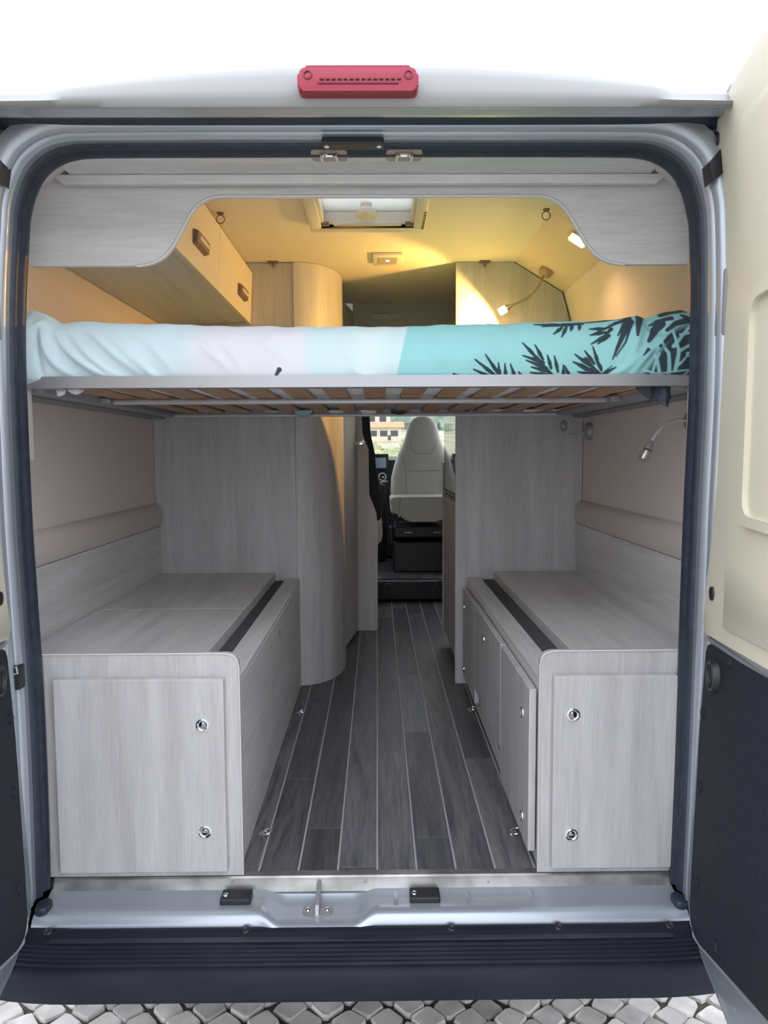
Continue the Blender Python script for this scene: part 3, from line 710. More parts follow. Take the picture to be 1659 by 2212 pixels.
def cz(y): return at(913, y, Yc).z
o = [(at(x, 1100, Yc).x, cz(y)) for x, y in ((843, 1078), (846, 1075), (866, 1073.5), (960, 1073.5), (976, 1075), (980, 1078), (980, 1109), (966, 1113), (957, 1122), (940, 1127), (890, 1127), (872, 1122), (863, 1112), (845, 1109))]
obj('seat_cushion', prism(rounded(o, .01, 3), 'y', Yc, Yc+.44, .022, 4), LEATHER, cs, True)
obj('cushion_seam', tube([(at(866, 1075, Yc).x, Yc-.003, cz(1077)), (at(863, 1092, Yc).x, Yc-.003, cz(1092)), (at(863, 1108, Yc).x, Yc-.003, cz(1107))], .002, 6), SEAM, cs, True)
obj('swivel_plate', box(.12, .56, 5.42, 5.85, .99, 1.075, .01), BLACK, cs)
obj('pedestal', box(.115, .56, 5.40, 5.86, .738, .96, .01), BLACK, cs)
for px in (882, 945):
    c = at(px, 1150, 5.40); obj('lever', box(c.x-.03, c.x+.03, 5.39, 5.42, c.z-.006, c.z+.004, .003), ALU, cs)
obj('side_arm', box(.085, .12, 5.5, 5.72, .93, 1.06, .01), BLACK, cs)
c = at(826, 1043, 5.95)
hb = thing('handbrake_console', (c.x, 6.0, .74), 'dark console with a pale lever between the cab seats', 'console')
obj('console', box(-.08, .07, 5.95, 6.1, .74, c.z-.01, .02), BLACK, hb, True)
obj('lever', tube([(c.x-.02, 5.94, c.z-.005), (c.x+.0, 5.94, c.z+.01), (c.x+.04, 5.94, c.z+.008)], .008, 8), mat('pale_lever', (.5, .5, .48), .4), hb, True)

# ================================================================== OVERHEAD CABINET, HATCH, CEILING FITTINGS
oc = thing('overhead_cabinet', (-.72, 2.6, 2.16), 'cream overhead cabinet with two brown handles along the left wall', 'cabinet')
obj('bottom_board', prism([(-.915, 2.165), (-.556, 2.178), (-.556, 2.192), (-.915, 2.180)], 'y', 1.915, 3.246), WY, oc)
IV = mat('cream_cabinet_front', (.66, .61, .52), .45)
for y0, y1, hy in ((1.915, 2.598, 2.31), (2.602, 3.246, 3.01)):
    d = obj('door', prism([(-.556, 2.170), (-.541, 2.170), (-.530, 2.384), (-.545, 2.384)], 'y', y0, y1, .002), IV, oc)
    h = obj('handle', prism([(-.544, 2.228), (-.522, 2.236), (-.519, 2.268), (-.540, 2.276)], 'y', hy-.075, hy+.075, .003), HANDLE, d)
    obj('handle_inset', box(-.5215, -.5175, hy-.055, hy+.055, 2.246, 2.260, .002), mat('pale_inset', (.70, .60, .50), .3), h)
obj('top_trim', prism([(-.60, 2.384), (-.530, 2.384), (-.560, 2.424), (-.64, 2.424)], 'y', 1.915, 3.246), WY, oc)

hx0, hx1, hy0, hy1 = -.232, .172, 2.28, 2.73
ht = thing('roof_hatch', (-.03, 2.5, 2.43), 'roof hatch with a pale frame and a round turning handle', 'hatch')
def ringbox(x0, x1, y0, y1, w_, z0, z1, bev=.004):
    b = box(x0, x1, y0, y0+w_, z0, z1, bev); box(x0, x1, y1-w_, y1, z0, z1, bev, 2, b)
    box(x0, x0+w_, y0+w_, y1-w_, z0, z1, bev, 2, b); box(x1-w_, x1, y0+w_, y1-w_, z0, z1, bev, 2, b); return b
obj('frame', ringbox(hx0, hx1, hy0, hy1, .04, 2.402, 2.431, .006), IVORY, ht, True, None, 30)
obj('inner_frame', ringbox(hx0+.038, hx1-.038, hy0+.038, hy1-.038, .012, 2.418, 2.50), IVORY, ht)
obj('blind_rail', box(-.15, .09, 2.672, 2.690, 2.412, 2.424, .003), IVORY, ht, True)
for x in (-.178, .118): obj('rail_end', box(x-.014, x+.014, 2.668, 2.690, 2.410, 2.424, .003), HANDLE, ht)
obj('pane', box(hx0+.05, hx1-.05, hy0+.05, hy1-.05, 2.46, 2.466), PANE, ht)
obj('turn_handle', lathe([(0, -.034), (.034, -.032), (.037, -.022), (.033, -.008), (.02, 0), (.02, .012)], (-.033, 2.60, 2.448), (0, 0, 1), 28), IVORY, ht, True)
obj('handle_arm', box(-.060, -.006, 2.60, 2.66, 2.438, 2.448, .004), IVORY, ht, True)
for k in range(7):
    obj('vent_slot', box(hx1-.012, hx1-.004, 2.50+k*.028, 2.518+k*.028, 2.4005, 2.404), HANDLE, ht)

def panel_lamp(c, d, label, mt, horiz=.10, vert=.052):
    t = thing('strip_lamp', tuple(c), label, 'lamp')
    if d == 'z':
        obj('housing', box(c.x-horiz/2-.006, c.x+horiz/2+.006, c.y-vert, c.y+vert, c.z-.012, c.z, .004), mt, t, True)
        ln = obj('lens', box(c.x-horiz/2+.016, c.x+horiz/2-.016, c.y-vert*.55, c.y+vert*.55, c.z-.014, c.z-.010, .001), mat('grey_lamp_lens', (.42, .38, .34), .4), t)
        obj('led', box(c.x-.007, c.x+.007, c.y-.012, c.y+.004, c.z-.0155, c.z-.0135), emit('led_glow', (1, .95, .85), 4), ln)
    else:
        obj('housing', box(c.x-horiz/2, c.x+horiz/2, c.y-.012, c.y, c.z-vert/2, c.z+vert/2, .004), mt, t, True)
        ln = obj('lens', box(c.x-horiz/2+.015, c.x+horiz/2-.015, c.y-.014, c.y-.010, c.z-vert*.3, c.z+vert*.3, .001), mat('grey_lamp_lens', (.42, .42, .42), .4), t)
        obj('led', box(c.x-.006, c.x+.006, c.y-.0155, c.y-.0135, c.z-.002, c.z+.002), mat('lamp_mark', (.8, .8, .8), .4), ln)
c = atz(837, 557, 2.43); panel_lamp(Vector((c.x, 3.18, 2.4299)), 'z', 'small rectangular lamp on the cream ceiling above the aisle', IVORY, .112, .085)
c = at(831, 684, 4.13); panel_lamp(Vector((c.x, 4.1299, c.z)), 'y', 'small grey lamp on the grey fabric panel over the cab', mat('grey_lamp_housing', (.5, .5, .5), .5), .165, .032)

def ring_hook(px, py, label):
    c = atz(px, py, 2.43)
    t = thing('ring_hook', (c.x, c.y, 2.4299), label, 'hook', 'ring hooks on the cream ceiling')
    obj('screw_plate', lathe([(.012, 0), (.012, -.003), (.006, -.007), (0, -.007)], (c.x, c.y, 2.4298), (0, 0, 1), 14), HANDLE, t, True)
    obj('ring', tube([(c.x+.014*math.cos(a*.3491), c.y, 2.415+.014*math.sin(a*.3491)-.006) for a in range(18)], .0018, 6, None, True), HANDLE, t, True)
ring_hook(476, 460, 'thin ring hook on the ceiling beside the overhead cabinet')
ring_hook(1180, 452, 'thin ring hook on the ceiling near the slanted right panel')
def clip(px, label):
    c = at(px, 565, 3.24)
    t = thing('ceiling_clip', (c.x, 3.238, 2.4299), label, 'clip', 'brown clips where the ceiling meets the partitions')
    obj('bar', box(c.x-.022, c.x+.022, 3.222, 3.248, 2.4235, 2.4299, .002), HANDLE, t)
    obj('hook', prism([(c.x-.008, 2.4235), (c.x+.008, 2.4235), (c.x+.002, 2.404), (c.x-.002, 2.404)], 'y', 3.228, 3.236, .001), HANDLE, t)
clip(590, 'brown ceiling clip above the wardrobe partition'); clip(1047, 'brown ceiling clip above the right partition')

# ================================================================== READING LAMPS
NECK = mat('grey_gooseneck', (.42, .36, .30), .35, .8)
def light(name, kind, loc, d, watts, par, size=.02, cone=150, blend=.4, colr=(1.0, .59, .30)):
    l = bpy.data.lights.new(name, kind); l.energy = watts; l.color = colr
    if kind == 'SPOT': l.spot_size = math.radians(cone); l.spot_blend = blend; l.shadow_soft_size = size
    if kind == 'AREA': l.size = size
    o = bpy.data.objects.new(name, l); COL.objects.link(o); o.parent = par
    o.location = Vector(loc)-WL[par.name]; o.rotation_euler = Vector(d).to_track_quat('-Z', 'Y').to_euler(); return o
def gooseneck(base, bdir, path, hd, label, lit, bwid=.030):
    t = thing('reading_lamp', base, label, 'lamp', 'gooseneck reading lamps')
    base = Vector(base); bdir = Vector(bdir).normalized()
    bo = obj('base', lathe([(0, .028), (bwid*.7, .027), (bwid*.95, .020), (bwid, .010), (bwid, 0)], base, bdir, 22), ALU if not lit else mat('bronze_base', (.42, .33, .25), .35, .4), t, True)
    obj('switch', lathe([(.005, 0), (.005, .003), (0, .004)], base+bdir*.027+Vector((.006, 0, 0)), bdir, 10), BLACK, bo, True)
    P = smoothpath(path, 6); obj('neck', tube(P, .0045, 8), NECK if lit else mat('pale_gooseneck', (.60, .60, .62), .35, .2), t, True)
    hd = Vector(hd).normalized(); e = P[-1]
    obj('socket', lathe([(0, -.004), (.006, -.003), (.009, .008), (.013, .016), (.0135, .024), (.010, .024)], e, hd, 16), ALU, t, True)
    obj('bulb_cover', lathe([(.012, .024), (.015, .026), (.016, .050), (.0145, .056), (0, .057)], e, hd, 18), LIT if lit else CLEARL, t, True, 'glowing warm bulb cover' if lit else 'clear bulb cover')
    if not lit: obj('bulb', lathe([(0, .028), (.008, .028), (.009, .040), (.006, .048), (0, .049)], e, hd, 14), mat('pale_bulb', (.6, .6, .6), .4), t, True)
    return t, e+hd*.062
hpos = Vector((.545, 3.125, 2.212))
t, e = gooseneck((.705, 3.12, 2.3635), (-.52, 0, -.85), [(.690, 3.12, 2.338), (.672, 3.118, 2.300), (.640, 3.12, 2.262), (.600, 3.124, 2.238), (.560, 3.128, 2.222)], (-.80, .12, -.46), 'lit gooseneck reading lamp on the slanted panel glowing onto the right partition', True)
light('lamp_light', 'SPOT', e, (-.80, .30, -.42), LAMP_W*1.1, t, .014, 156, .25, (1.0, .53, .13))
ld = thing('square_lamp', (.712, 2.655, 2.359), 'lit square reading lamp on the slanted panel by the valance edge', 'lamp')
sn = Vector((-.52, 0, -.855)).normalized(); ta = Vector((.855, 0, -.52)).normalized()
def slab(c, hw, hl, t0, t1):
    b = bmesh.new(); V = []
    for k in (t0, t1):
        V.append([b.verts.new(c+ta*(hw*i)+Vector((0, hl*j, 0))+sn*k) for i, j in ((-1, -1), (1, -1), (1, 1), (-1, 1))])
    b.faces.new(V[0]); b.faces.new(V[1])
    for i in range(4): b.faces.new((V[0][i], V[0][(i+1) % 4], V[1][(i+1) % 4], V[1][i]))
    return b
pc = Vector((.712, 2.655, 2.3592))
obj('housing', slab(pc, .034, .034, 0, .008), IVORY, ld)
obj('diffuser', slab(pc, .028, .030, .0082, .013), LIT, ld, False, 'glowing warm diffuser')
light('lamp_light', 'SPOT', pc+sn*.02, sn, LAMP_W*.38, ld, .03, 172, .5)
gooseneck((RW-.001, 3.13, 1.70), (-1, 0, 0), [(.876, 3.13, 1.695), (.85, 3.122, 1.684), (.815, 3.11, 1.682), (.785, 3.095, 1.690), (.772, 3.08, 1.700)], (-.15, -.75, .55), 'unlit chrome lamp on the right wall in the far corner under the bed', False, .036)
gooseneck((RW-.001, 2.10, 1.70), (-1, 0, 0), [(.875, 2.10, 1.70), (.845, 2.09, 1.702), (.81, 2.08, 1.690), (.780, 2.07, 1.664), (.764, 2.065, 1.640)], (-.42, -.10, -.80), 'unlit gooseneck lamp with a clear bulb cover on the right wall nearest the door', False)

# ================================================================== BED
bf = thing('bed_frame', (CX, 2.5, 1.78), 'grey aluminium raised bed frame with birch slats across the rear', 'bed frame')
obj('front_rail', prism(rounded([(-.865, 1.852), (-.80, 1.836), (.62, 1.836), (.775, 1.852), (.775, 1.885), (-.865, 1.885)], [0, .05, .05, 0, 0, 0]), 'z', 1.7755, 1.804, .004), ALU, bf, True)
obj('rear_rail', box(-.86, .80, 3.135, 3.165, 1.7795, 1.80, .004), ALU, bf)
TUBE = mat('pale_tube', (.58, .58, .60), .35, .3)
obj('crossbar', tube([(-.835, 2.33, 1.776), (-.80, 2.31, 1.7735), (.0, 2.31, 1.7735), (.68, 2.31, 1.7735), (.715, 2.33, 1.776)], .0085, 10), TUBE, bf, True)
obj('crossbar', tube([(-.84, 3.10, 1.772), (.78, 3.10, 1.772)], .007, 8), TUBE, bf, True)
for s in (-1, 1):
    x0, x1 = (-.90, -.84) if s < 0 else (.72, .80)
    if s > 0: x0, x1 = .745, .825
    obj('side_rail', box(x0, x1, 1.89, 3.13, 1.768, 1.792, .005), mat('dull_aluminium', (.33, .33, .35), .5, .3), bf, True)
    xx = x1 if s < 0 else x0
    obj('bracket', box(min(xx, xx-.03*s), max(xx, xx-.03*s), 2.27, 2.35, 1.7665, 1.7835, .004), ALU, bf)
    obj('side_arm', box((LW+.004 if s < 0 else .84), (-.905 if s < 0 else RW-.004), 1.93, 3.20, 1.762, 1.790, .004), mat('dull_arm', (.28, .28, .30), .5, .3), bf)
for k in range(15):
    x = -.828+.1105*k+.018
    obj('slat', box(x, x+.062, 1.886, 3.134, 1.7835, 1.7925, .002, 1), SLATM, bf)
    for yy in (1.99, 3.02):
        pass
# fabric hanging between the slats at the far side
SHEET_W = noise_mat('white_sheet', (.72, .73, .75), (.80, .81, .83), 30, .85)
SHEET_T = noise_mat('teal_sheet', (.30, .46, .48), (.38, .54, .56), 30, .85)
SHEET_D = noise_mat('dark_printed_sheet', (.03, .04, .055), (.06, .075, .09), 20, .85)

mt = thing('mattress', (CX, 2.5, 1.795), 'mattress in a pale sheet turning turquoise with dark fern prints on the right', 'mattress')
# printed sheet: dense front surface; colour printed per vertex
def mx_(px): return at(px, 770, 1.845).x
YF = 1.838
topk = [(30, 674), (42, 670), (62, 664), (90, 676), (118, 694), (150, 692), (200, 690), (260, 695), (400, 697), (500, 701), (830, 702), (1000, 697), (1200, 692), (1330, 687), (1385, 678), (1402, 684), (1440, 672), (1480, 663), (1500, 670), (1515, 690)]
bot = [(30, 842), (60, 836), (150, 826), (500, 830), (830, 829), (1200, 827), (1400, 820), (1515, 812)]
NX, NT = 860, 120
PX = np.linspace(30, 1517, NX)
tp_ = np.interp(PX, [p for p, _ in topk], [q for _, q in topk])
for _ in range(4): tp_[1:-1] = (tp_[:-2]+2*tp_[1:-1]+tp_[2:])/4
bt_ = np.interp(PX, [p for p, _ in bot], [q for _, q in bot])
rng = np.random.RandomState(3)
tp_ = tp_+1.3*np.sin(PX/21.)*np.sin(PX/57.+1)+.9*np.sin(PX/11.+2)*np.sin(PX/80.)
# front panel parameter: v 0 at the silhouette top, 1 at the rail, with rounded shoulders
V = np.linspace(0, 1, NT)
gx = np.repeat(PX[:, None], NT, 1); gy = tp_[:, None]+(bt_-tp_)[:, None]*V[None, :]
bulge = .062*(1-np.sqrt(np.clip(1-((V-.54)/.60)**2*1.0, 0, 1)))   # retreat from the foremost line
dep = np.zeros((NX, NT))
def crease(pts, amp, wd):
    """ridge along a polyline in the picture-plane units of the sheet's front"""
    global dep
    P = smoothpath([(x, y, 0) for x, y in pts], 8); best = np.full(gx.shape, 1e9); tt = np.zeros(gx.shape)
    for i in range(len(P)-1):
        a, b = P[i], P[i+1]; dx, dy = b.x-a.x, b.y-a.y; L2 = dx*dx+dy*dy+1e-9
        u = np.clip(((gx-a.x)*dx+(gy-a.y)*dy)/L2, 0, 1); d = np.hypot(gx-a.x-u*dx, gy-a.y-u*dy)
        m = d < best; best = np.where(m, d, best); tt = np.where(m, (i+u)/(len(P)-1), tt)
    dep += amp*np.exp(-(best/wd)**2)*np.sin(np.pi*np.clip(tt*.9+.05, 0, 1))
z3 = lambda pts: [(x/2, 550+y/2) for x, y in pts]
z4 = lambda pts: [(829+x/2, 550+y/2) for x, y in pts]
for pts, a, w_ in (
    ([(180, 285), (205, 400), (250, 480), (340, 545)], .009, 9), ([(215, 300), (300, 420), (420, 510), (540, 548)], .009, 8),
    ([(270, 300), (380, 430), (480, 510), (580, 545)], .006, 8), ([(330, 285), (420, 360), (520, 450), (640, 540)], .007, 9),
    ([(400, 290), (500, 380), (590, 470), (680, 545)], .005, 9), ([(470, 320), (580, 430), (660, 520), (700, 545)], .005, 9),
    ([(560, 300), (680, 420), (760, 520)], .004, 10), ([(850, 360), (930, 440), (1000, 500)], .004, 10), ([(920, 330), (1000, 420), (1060, 520)], .003, 9),
    ([(1090, 330), (1160, 390), (1230, 440)], .004, 12), ([(1470, 330), (1510, 430), (1590, 550)], .004, 12), ([(1500, 480), (1560, 520), (1640, 560)], .003, 8),
    ([(120, 260), (110, 400), (130, 560)], .012, 12), ([(160, 300), (170, 420), (190, 540)], -.009, 8), ([(240, 290), (180, 285), (140, 330)], .008, 7)):
    crease(z3(pts), a, w_)
for pts, a, w_ in (
    ([(150, 330), (220, 420), (330, 470)], .003, 14), ([(300, 470), (420, 430), (520, 440)], .003, 14), ([(540, 330), (560, 420), (640, 500)], .003, 12),
    ([(960, 540), (1030, 500), (1110, 430), (1170, 340)], .007, 9), ([(1060, 530), (1130, 450), (1200, 370), (1230, 330)], .011, 9), ([(1110, 270), (1090, 370), (1060, 470)], .008, 9),
    ([(1125, 290), (1170, 330), (1240, 350)], -.009, 8), ([(1200, 300), (1270, 250), (1330, 250)], .008, 10), ([(1180, 390), (1150, 440), (1100, 510)], -.009, 7), ([(1250, 330), (1270, 430), (1320, 520)], .005, 12), ([(1310, 300), (1340, 400), (1345, 520)], .008, 10)):
    crease(z4(pts), a, w_)
dep += .0022*np.sin(gx/47.+gy/31.)*np.sin(gy/39.-gx/83.)+.0012*np.sin(gx/19.+gy/23.+1.3)*np.sin(gx/71.)
dep += .012*np.exp(-((gx-1440)/70)**2)+.012*np.exp(-((gx-75)/45)**2)
Yg = YF+bulge[None, :]-dep*(1-np.exp(-(V/.10)**2))[None, :]*np.exp(-(np.clip(V-.9, 0, 1)/.06)**2)[None, :]
d0 = np.array(cf)[None, None, :]+np.array(cr)[None, None, :]*((gx-IW/2)/FPX)[..., None]-np.array(cu)[None, None, :]*((gy-IH/2)/FPX)[..., None]
# outline of the front face laid out at its true distance, then pushed in or out along the van's length only
base = np.array(CAM)[None, None, :]+d0*(1.845/d0[..., 1])[..., None]
pts = np.stack([base[..., 0], Yg, base[..., 2]], -1)
col = np.zeros((NX, NT, 4)); col[..., 3] = 1
def lerp(c, d, t): return c+(np.array(d)-c)*t[..., None]
sh = gx+(gy-770)*.16
c_ = np.zeros((NX, NT, 3))+np.array((.60, .745, .80))
c_ = lerp(c_, (.70, .71, .76), ss(370, 440, sh)); c_ = lerp(c_, (.59, .735, .76), ss(645, 675, gx-(gy-770)*.1)); c_ = lerp(c_, (.70, .80, .815), .5*ss(720, 800, sh)*(1-ss(800, 850, sh)))
c_ = lerp(c_, (.30, .62, .635), ss(-1.5, 1.5, gx-(880-(gy-705)*.22))); c_ = lerp(c_, (.25, .50, .515), ss(1330, 1420, gx))
mask = np.zeros((NX, NT))
def stroke(pts, w0, w1=None, val=1.0, conv=z4):
    global mask
    P = conv(pts); w1 = w0 if w1 is None else w1; n = len(P)-1
    for i in range(n):
        (ax, ay), (bx_, by) = P[i], P[i+1]; dx, dy = bx_-ax, by-ay; L2 = dx*dx+dy*dy+1e-9
        u = np.clip(((gx-ax)*dx+(gy-ay)*dy)/L2, 0, 1); d = np.hypot(gx-ax-u*dx, gy-ay-u*dy)
        ww = (w0+(w1-w0)*(i+u)/n)/2
        m = 1-ss(ww-.8, ww+.8, d); mask = mask+(val-mask)*m
D = [((505, 525), (437, 435)), ((495, 530), (392, 455)), ((485, 538), (388, 496)), ((410, 552), (300, 514)), ((445, 550), (374, 520)), ((380, 553), (268, 549)), ((505, 540), (494, 468)), ((530, 540), (522, 472)), ((575, 545), (546, 474)), ((615, 545), (582, 506)), ((300, 556), (222, 556)),
     ((655, 445), (598, 383)), ((685, 455), (651, 392)), ((690, 468), (598, 438)), ((705, 492), (613, 458)), ((712, 506), (636, 486)), ((722, 522), (633, 509)), ((728, 537), (651, 531)), ((722, 492), (704, 436)), ((752, 505), (734, 440)), ((780, 532), (774, 477)), ((812, 538), (781, 482)),
     ((890, 480), (823, 432)), ((885, 492), (816, 464)), ((895, 502), (839, 479)), ((905, 517), (840, 506)), ((905, 530), (838, 528)), ((908, 472), (866, 417)), ((928, 482), (901, 400)), ((940, 500), (926, 465)), ((940, 520), (1000, 488)),
     ((800, 300), (658, 296)), ((775, 312), (735, 343)), ((795, 310), (768, 356)), ((822, 300), (810, 328)), ((855, 298), (846, 325)), ((870, 292), (690, 306)), ((960, 318), (892, 320)), ((958, 335), (892, 348)), ((968, 345), (894, 388)), ((975, 350), (922, 386))]
for a, b in D: stroke([((a[0]*2+b[0])/3, (a[1]*2+b[1])/3), b], 8.5, 3.4); stroke([a, ((a[0]+b[0])/2, (a[1]+b[1])/2)], 6, 8.5)
for p, w_ in (([(400, 552), (520, 548), (625, 546)], 7), ([(470, 525), (540, 540)], 12), ([(655, 445), (700, 495), (750, 540), (820, 545)], 9), ([(870, 450), (905, 490), (940, 520), (880, 545)], 8), ([(900, 500), (925, 510)], 13), ([(690, 530), (780, 548)], 6),
              ([(900, 500), (925, 510)], 13), ([(690, 530), (780, 548)], 6), ([(955, 505), (985, 480)], 3)):
    stroke(p, w_, w_*.7)
for p, a_, b_ in (([(985, 455), (1005, 405), (1035, 340), (1068, 270)], 3, 17), ([(1000, 440), (1040, 380), (1062, 320), (1080, 285)], 3, 8), ([(1088, 352), (1098, 305), (1122, 258)], 5, 19), ([(900, 345), (960, 318), (1010, 292), (1060, 276)], 3, 9),
                  ([(925, 385), (960, 345), (985, 320)], 3, 9), ([(1135, 378), (1160, 340), (1190, 300)], 8, 22), ([(880, 288), (960, 280), (1060, 262)], 3, 5), ([(1205, 258), (1255, 242), (1320, 230)], 9, 13), ([(1150, 305), (1195, 285), (1240, 275)], 5, 11),
                  ([(1215, 330), (1255, 300), (1310, 285)], 8, 15), ([(1290, 262), (1345, 290)], 8, 16), ([(1010, 350), (1040, 300)], 4, 7), ([(1180, 400), (1215, 365), (1240, 350)], 7, 12), ([(1110, 440), (1130, 415)], 3, 8)):
    stroke(p, a_, b_)
# big dark leaf field at the right end with pale blades across it
fld = (ss(1105, 1150, (gx-829)*2-((gy-550)*2-520)*-.65+10)*ss(315, 365, (gy-550)*2+((gx-829)*2-1200)*.35))
mask = np.maximum(mask, fld)
for p, w_ in (([(1150, 540), (1165, 470), (1180, 430)], 7), ([(1190, 520), (1170, 455), (1150, 420)], 8), ([(1230, 510), (1220, 430), (1180, 380)], 9), ([(1255, 500), (1262, 420), (1240, 340)], 9), ([(1265, 420), (1320, 390), (1345, 330)], 7), ([(1300, 430), (1345, 420)], 6), ([(1240, 400), (1300, 330), (1330, 290)], 8), ([(1265, 480), (1300, 440), (1345, 440)], 5), ([(1120, 500), (1180, 515), (1345, 495)], 5), ([(1270, 350), (1320, 340)], 6), ([(1300, 520), (1345, 470)], 5)):
    stroke(p, w_, w_*.6, 0.0)
stroke([(1207, 498), (1193, 520), (1200, 545), (1225, 556)], 8, 5, 1.0, z3); stroke([(1207, 498), (1200, 508)], 11, 8, 1.0, z3)
c_ = lerp(c_, (.016, .032, .044), mask*.98)
col[..., :3] = np.clip(c_, 0, 1)
# build: top and underside rows added to the front grid
ZB = 1.7935
top_rows = []
fr = pts[:, 0, :].copy()
def widen(x): return np.where(x < CX, CX+(x-CX)*(CX-LW-.012)/(CX-fr[0, 0]), CX+(x-CX)*(RW-.014-CX)/(fr[-1, 0]-CX))
for yy, dz in ((3.244, -.03), (3.18, .0), (2.6, .004), (2.2, .002), (1.99, -.001), (1.93, -.0003)):
    r = fr.copy(); r[:, 0] = widen(fr[:, 0]) if yy > 1.95 else r[:, 0]; r[:, 1] = yy; r[:, 2] = fr[:, 2]+dz+.003*np.sin(PX/40.+yy*5); top_rows.append(r)
bot_rows = []
frb = pts[:, -1, :].copy()
for yy, zz in ((1.90, ZB), (1.95, ZB), (3.244, ZB+.002)):
    r = frb.copy(); r[:, 0] = widen(frb[:, 0]) if yy > 1.92 else r[:, 0]; r[:, 1] = yy; r[:, 2] = zz; bot_rows.append(r)
allr = np.stack(top_rows+[pts[:, j, :] for j in range(NT)]+bot_rows+[np.stack([widen(fr[:, 0]), np.full(NX, 3.244), np.full(NX, 1.85)], -1)], 0)
allc = np.stack([col[:, 0]]*len(top_rows)+[col[:, j] for j in range(NT)]+[np.stack([np.full(NX, .84), np.full(NX, .84), np.full(NX, .85), np.ones(NX)], -1)]*4, 0)
RR = allr.shape[0]
o3 = np.array((CX, 2.45, 1.86)); vv = (allr.reshape(-1, 3)-o3)
idx = np.arange(RR*NX).reshape(RR, NX)
f_ = np.stack([idx[:-1, :-1], idx[:-1, 1:], idx[1:, 1:], idx[1:, :-1]], -1).reshape(-1, 4)
ends = [list(map(int, idx[:, 0])), list(map(int, idx[::-1, -1]))]
me = bpy.data.meshes.new('printed_sheet')
me.from_pydata(vv.tolist(), [], f_.tolist()+ends); me.update()
ca = me.color_attributes.new('print', 'FLOAT_COLOR', 'POINT'); ca.data.foreach_set('color', allc.reshape(-1).astype(np.float32))
SH = noise_mat('printed_cotton', (1, 1, 1), (1, 1, 1), 300, .85, bump=.15); nt, Nn, Ll, pp_ = nodes(SH)
at_ = Nn.new('ShaderNodeVertexColor'); at_.layer_name = 'print'; Ll.new(at_.outputs['Color'], pp_.inputs['Base Color'])
pp_.inputs['Sheen Weight'].default_value = .1
objm('printed_sheet', me, SH, mt, True, None, 180, Vector(o3))

def flap(name, poly, Y, m, depth=.02, label=None):
    P = rounded(poly, .006, 3); P = [(at(x, y, Y).x, at(x, y, Y).z) for x, y in rounded(poly, 3, 3)]
    o = obj(name, prism(P, 'y', Y, Y+depth, min(.006, depth*.3), 2), m, mt, True, label); return o
# corner of the dark print hanging below the right end of the rail
b = bmesh.new(); rows = []
for j in range(9):
    r = []; v = j/8
    for i in range(15):
        u = i/14; px = 1370+u*78+v*(6 if u > .5 else 14)*(1); lowr = np.interp(u, [0, .25, .5, .62, .8, 1], [846, 862, 868, 876, 880, 858])
        p = at(px, 832+(lowr-832)*v, 1.872); r.append((p.x, 1.872+.010*math.sin(u*13+v*2)+.012*v*math.sin(u*7), p.z))
    rows.append(r)
obj('hanging_corner', solidify(grid(rows), .002), SHEET_D, mt, True, 'dark printed corner of the sheet hanging down', 60)
for poly in ([(118, 841), (140, 841), (137, 852), (122, 857)], [(142, 841), (178, 841), (168, 851), (158, 852)]):
    flap('hanging_corner', poly, 1.885, SHEET_W, .014)
for px, w_, y1, m in ((448, 14, 886, SHEET_W), (520, 15, 888, SHEET_W), (588, 16, 889, SHEET_W), (657, 20, 902, SHEET_T), (727, 17, 892, SHEET_W), (797, 18, 896, SHEET_W), (862, 18, 896, SHEET_D), (930, 18, 884, SHEET_D), (1000, 18, 886, SHEET_D), (1070, 18, 884, SHEET_W), (1145, 20, 889, SHEET_W), (1210, 22, 885, SHEET_W)):
    c = at(px, 880, 3.04); lo = at(px, y1, 3.04).z; hw = w_/1600*3.05
    rows = []
    for j in range(7):
        a = j/6*math.pi
        rows.append([(c.x+hw*(u/6-.5)*2*(1-.25*math.sin(a)), 3.04+.05*math.cos(a), 1.785-(1.785-lo)*math.sin(a)*(1-.35*abs(u/6-.5)**2*4)) for u in range(7)])
    obj('sagging_fold', solidify(grid(rows), .002), m, mt, True, None, 80)

# ================================================================== OUTSIDE
gr = struct('pavement', box(-40, 40, -40, 13, -.09, -.05), PAVE, 'pale limestone cobbled street with dark joints under the van')
def cobble(cx_, cy, rnd, bm=None):
    s = .067; b = bmesh.new(); q = []
    ang = rnd.uniform(-.13, .13)
    for k in range(4):
        a = ang+k*math.pi/2
        for e in (-.17, .17):
            rr = s*.707*rnd.uniform(.84, 1.04); q.append((cx_+rr*math.cos(a+e*.9)*1.06, cy+rr*math.sin(a+e*.9)))
    h = rnd.uniform(-.006, .004)
    lo = [b.verts.new((x, y, -.03)) for x, y in q]; mi = [b.verts.new((x, y, h-.008)) for x, y in q]
    tp2 = [b.verts.new((cx_+(x-cx_)*.90, cy+(y-cy)*.90, h+rnd.uniform(-.0015, .0015))) for x, y in q]
    for A, B in ((lo, mi), (mi, tp2)):
        for k in range(8): b.faces.new((A[k], A[(k+1) % 8], B[(k+1) % 8], B[k]))
    b.faces.new(tp2); return merge(bm, b)
obj('sand_bed', box(-4.4, 4.4, .90, 2.74, -.049, -.013), JOINT, gr)
rn = random.Random(11); pit = .079*math.sqrt(2)/2; rest = bmesh.new(); cnt = 0
spots = []
for i in range(-50, 51):
    for j in range(-20, 14):
        if (i+j) % 2: continue
        x = CX+i*pit*1.04; y = 2.05+j*pit*.96
        spots.append((x+rn.uniform(-.006, .006), y+rn.uniform(-.006, .006)))
spots.sort(key=lambda p: abs(p[1]-2.05)*3+abs(p[0]-CX))
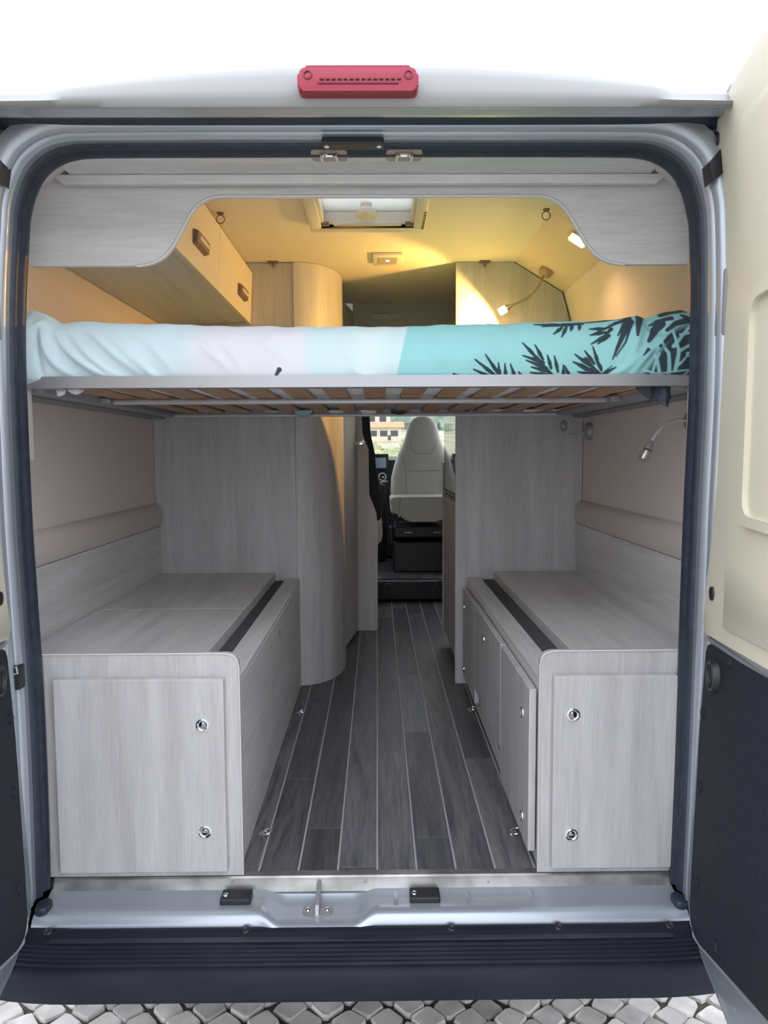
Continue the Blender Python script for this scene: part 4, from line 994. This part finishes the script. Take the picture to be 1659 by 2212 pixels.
for n, (x, y) in enumerate(spots):
    if n < 290:
        o = obj('cobble', cobble(x, y, rn), STONE, gr)
    else: cobble(x, y, rn, rest)
o = obj('cobbles', rest, STONE, gr); o['kind'] = 'stuff'

# hillside seen through the windscreen
def hz(x, y): return max(-.5, (y-14)*.03+max(0, (y-55)/60)**2*7+.5*math.sin(x*.05+y*.03)+.4*math.sin(x*.13+1)*math.sin(y*.09)) if y > 14 else -.06
GREEN = noise_mat('dry_green_hillside', (.24, .26, .16), (.44, .42, .29), .6, .95, detail=9, rnd=False)
hl = grid([[(x, y, hz(x, y)-.03) for x in np.linspace(-90, 90, 60)] for y in np.linspace(11, 150, 60)])
struct('hillside', hl, GREEN, 'grassy hillside rising beyond the windscreen', True)
def ahead(px, Y): return at(px, 940, Y).x
def scrub(name, label, m, n, y0, y1, r0, r1, seed):
    b = bmesh.new(); rr = random.Random(seed)
    for k in range(n):
        Y = rr.uniform(y0, y1); x = ahead(rr.uniform(700, 1080), Y); r = rr.uniform(r0, r1); z = hz(x, Y)+r*.3
        q = bmesh.new(); bmesh.ops.create_icosphere(q, subdivisions=2, radius=r)
        for v in q.verts: v.co = Vector((x, Y, z))+Vector((v.co.x, v.co.y, v.co.z*rr.uniform(.8, 1.2)))*(1+rr.uniform(-.22, .22))
        merge(b, q)
    o = obj(name, b, m); setp(o, label, 'shrubs', None, 'stuff')
scrub('hillside_shrubs', 'dry green shrubs scattered over the lower hillside', noise_mat('shrub_leaves', (.20, .24, .12), (.38, .40, .24), 1.5, .9), 230, 18, 66, .12, .5, 3)
scrub('hillside_woods', 'blue-green woods covering the upper hillside', noise_mat('wood_leaves', (.20, .27, .22), (.36, .42, .35), .5, .9), 260, 84, 130, .8, 2.2, 5)
BARK = mat('house_door_wood', (.10, .075, .05), .9)
PLASTER = noise_mat('pale_plaster', (.62, .55, .44), (.70, .63, .52), 1, .9); ROOF = noise_mat('clay_tiles', (.42, .22, .13), (.52, .30, .18), 8, .9, (1, 1, 6))
def house(px, Y, wd, h, label):
    x = ahead(px, Y); z = hz(x, Y)-.2; t = thing('house', (x, Y, z), label, 'house', 'houses on the hillside')
    wl = obj('walls', box(x-wd/2, x+wd/2, Y, Y+wd*.7, z, z+h), PLASTER, t)
    obj('roof', prism([(Y-.3, z+h), (Y+wd*.7+.3, z+h), (Y+wd*.35, z+h+wd*.18)], 'x', x-wd/2-.3, x+wd/2+.3), ROOF, t)
    for k in (-1, 0, 1): obj('window', box(x+k*wd*.3-.35, x+k*wd*.3+.35, Y-.04, Y+.02, z+h*.45, z+h*.8), GLOSS, t)
    obj('door', box(x+wd*.12, x+wd*.2, Y-.05, Y+.02, z+.3, z+h*.5), BARK, t)
house(829, 72, 3.4, 1.5, 'pale house on the hillside left of the cab seat')
house(803, 80, 4.0, 2.4, 'pale house higher on the hillside, further off')
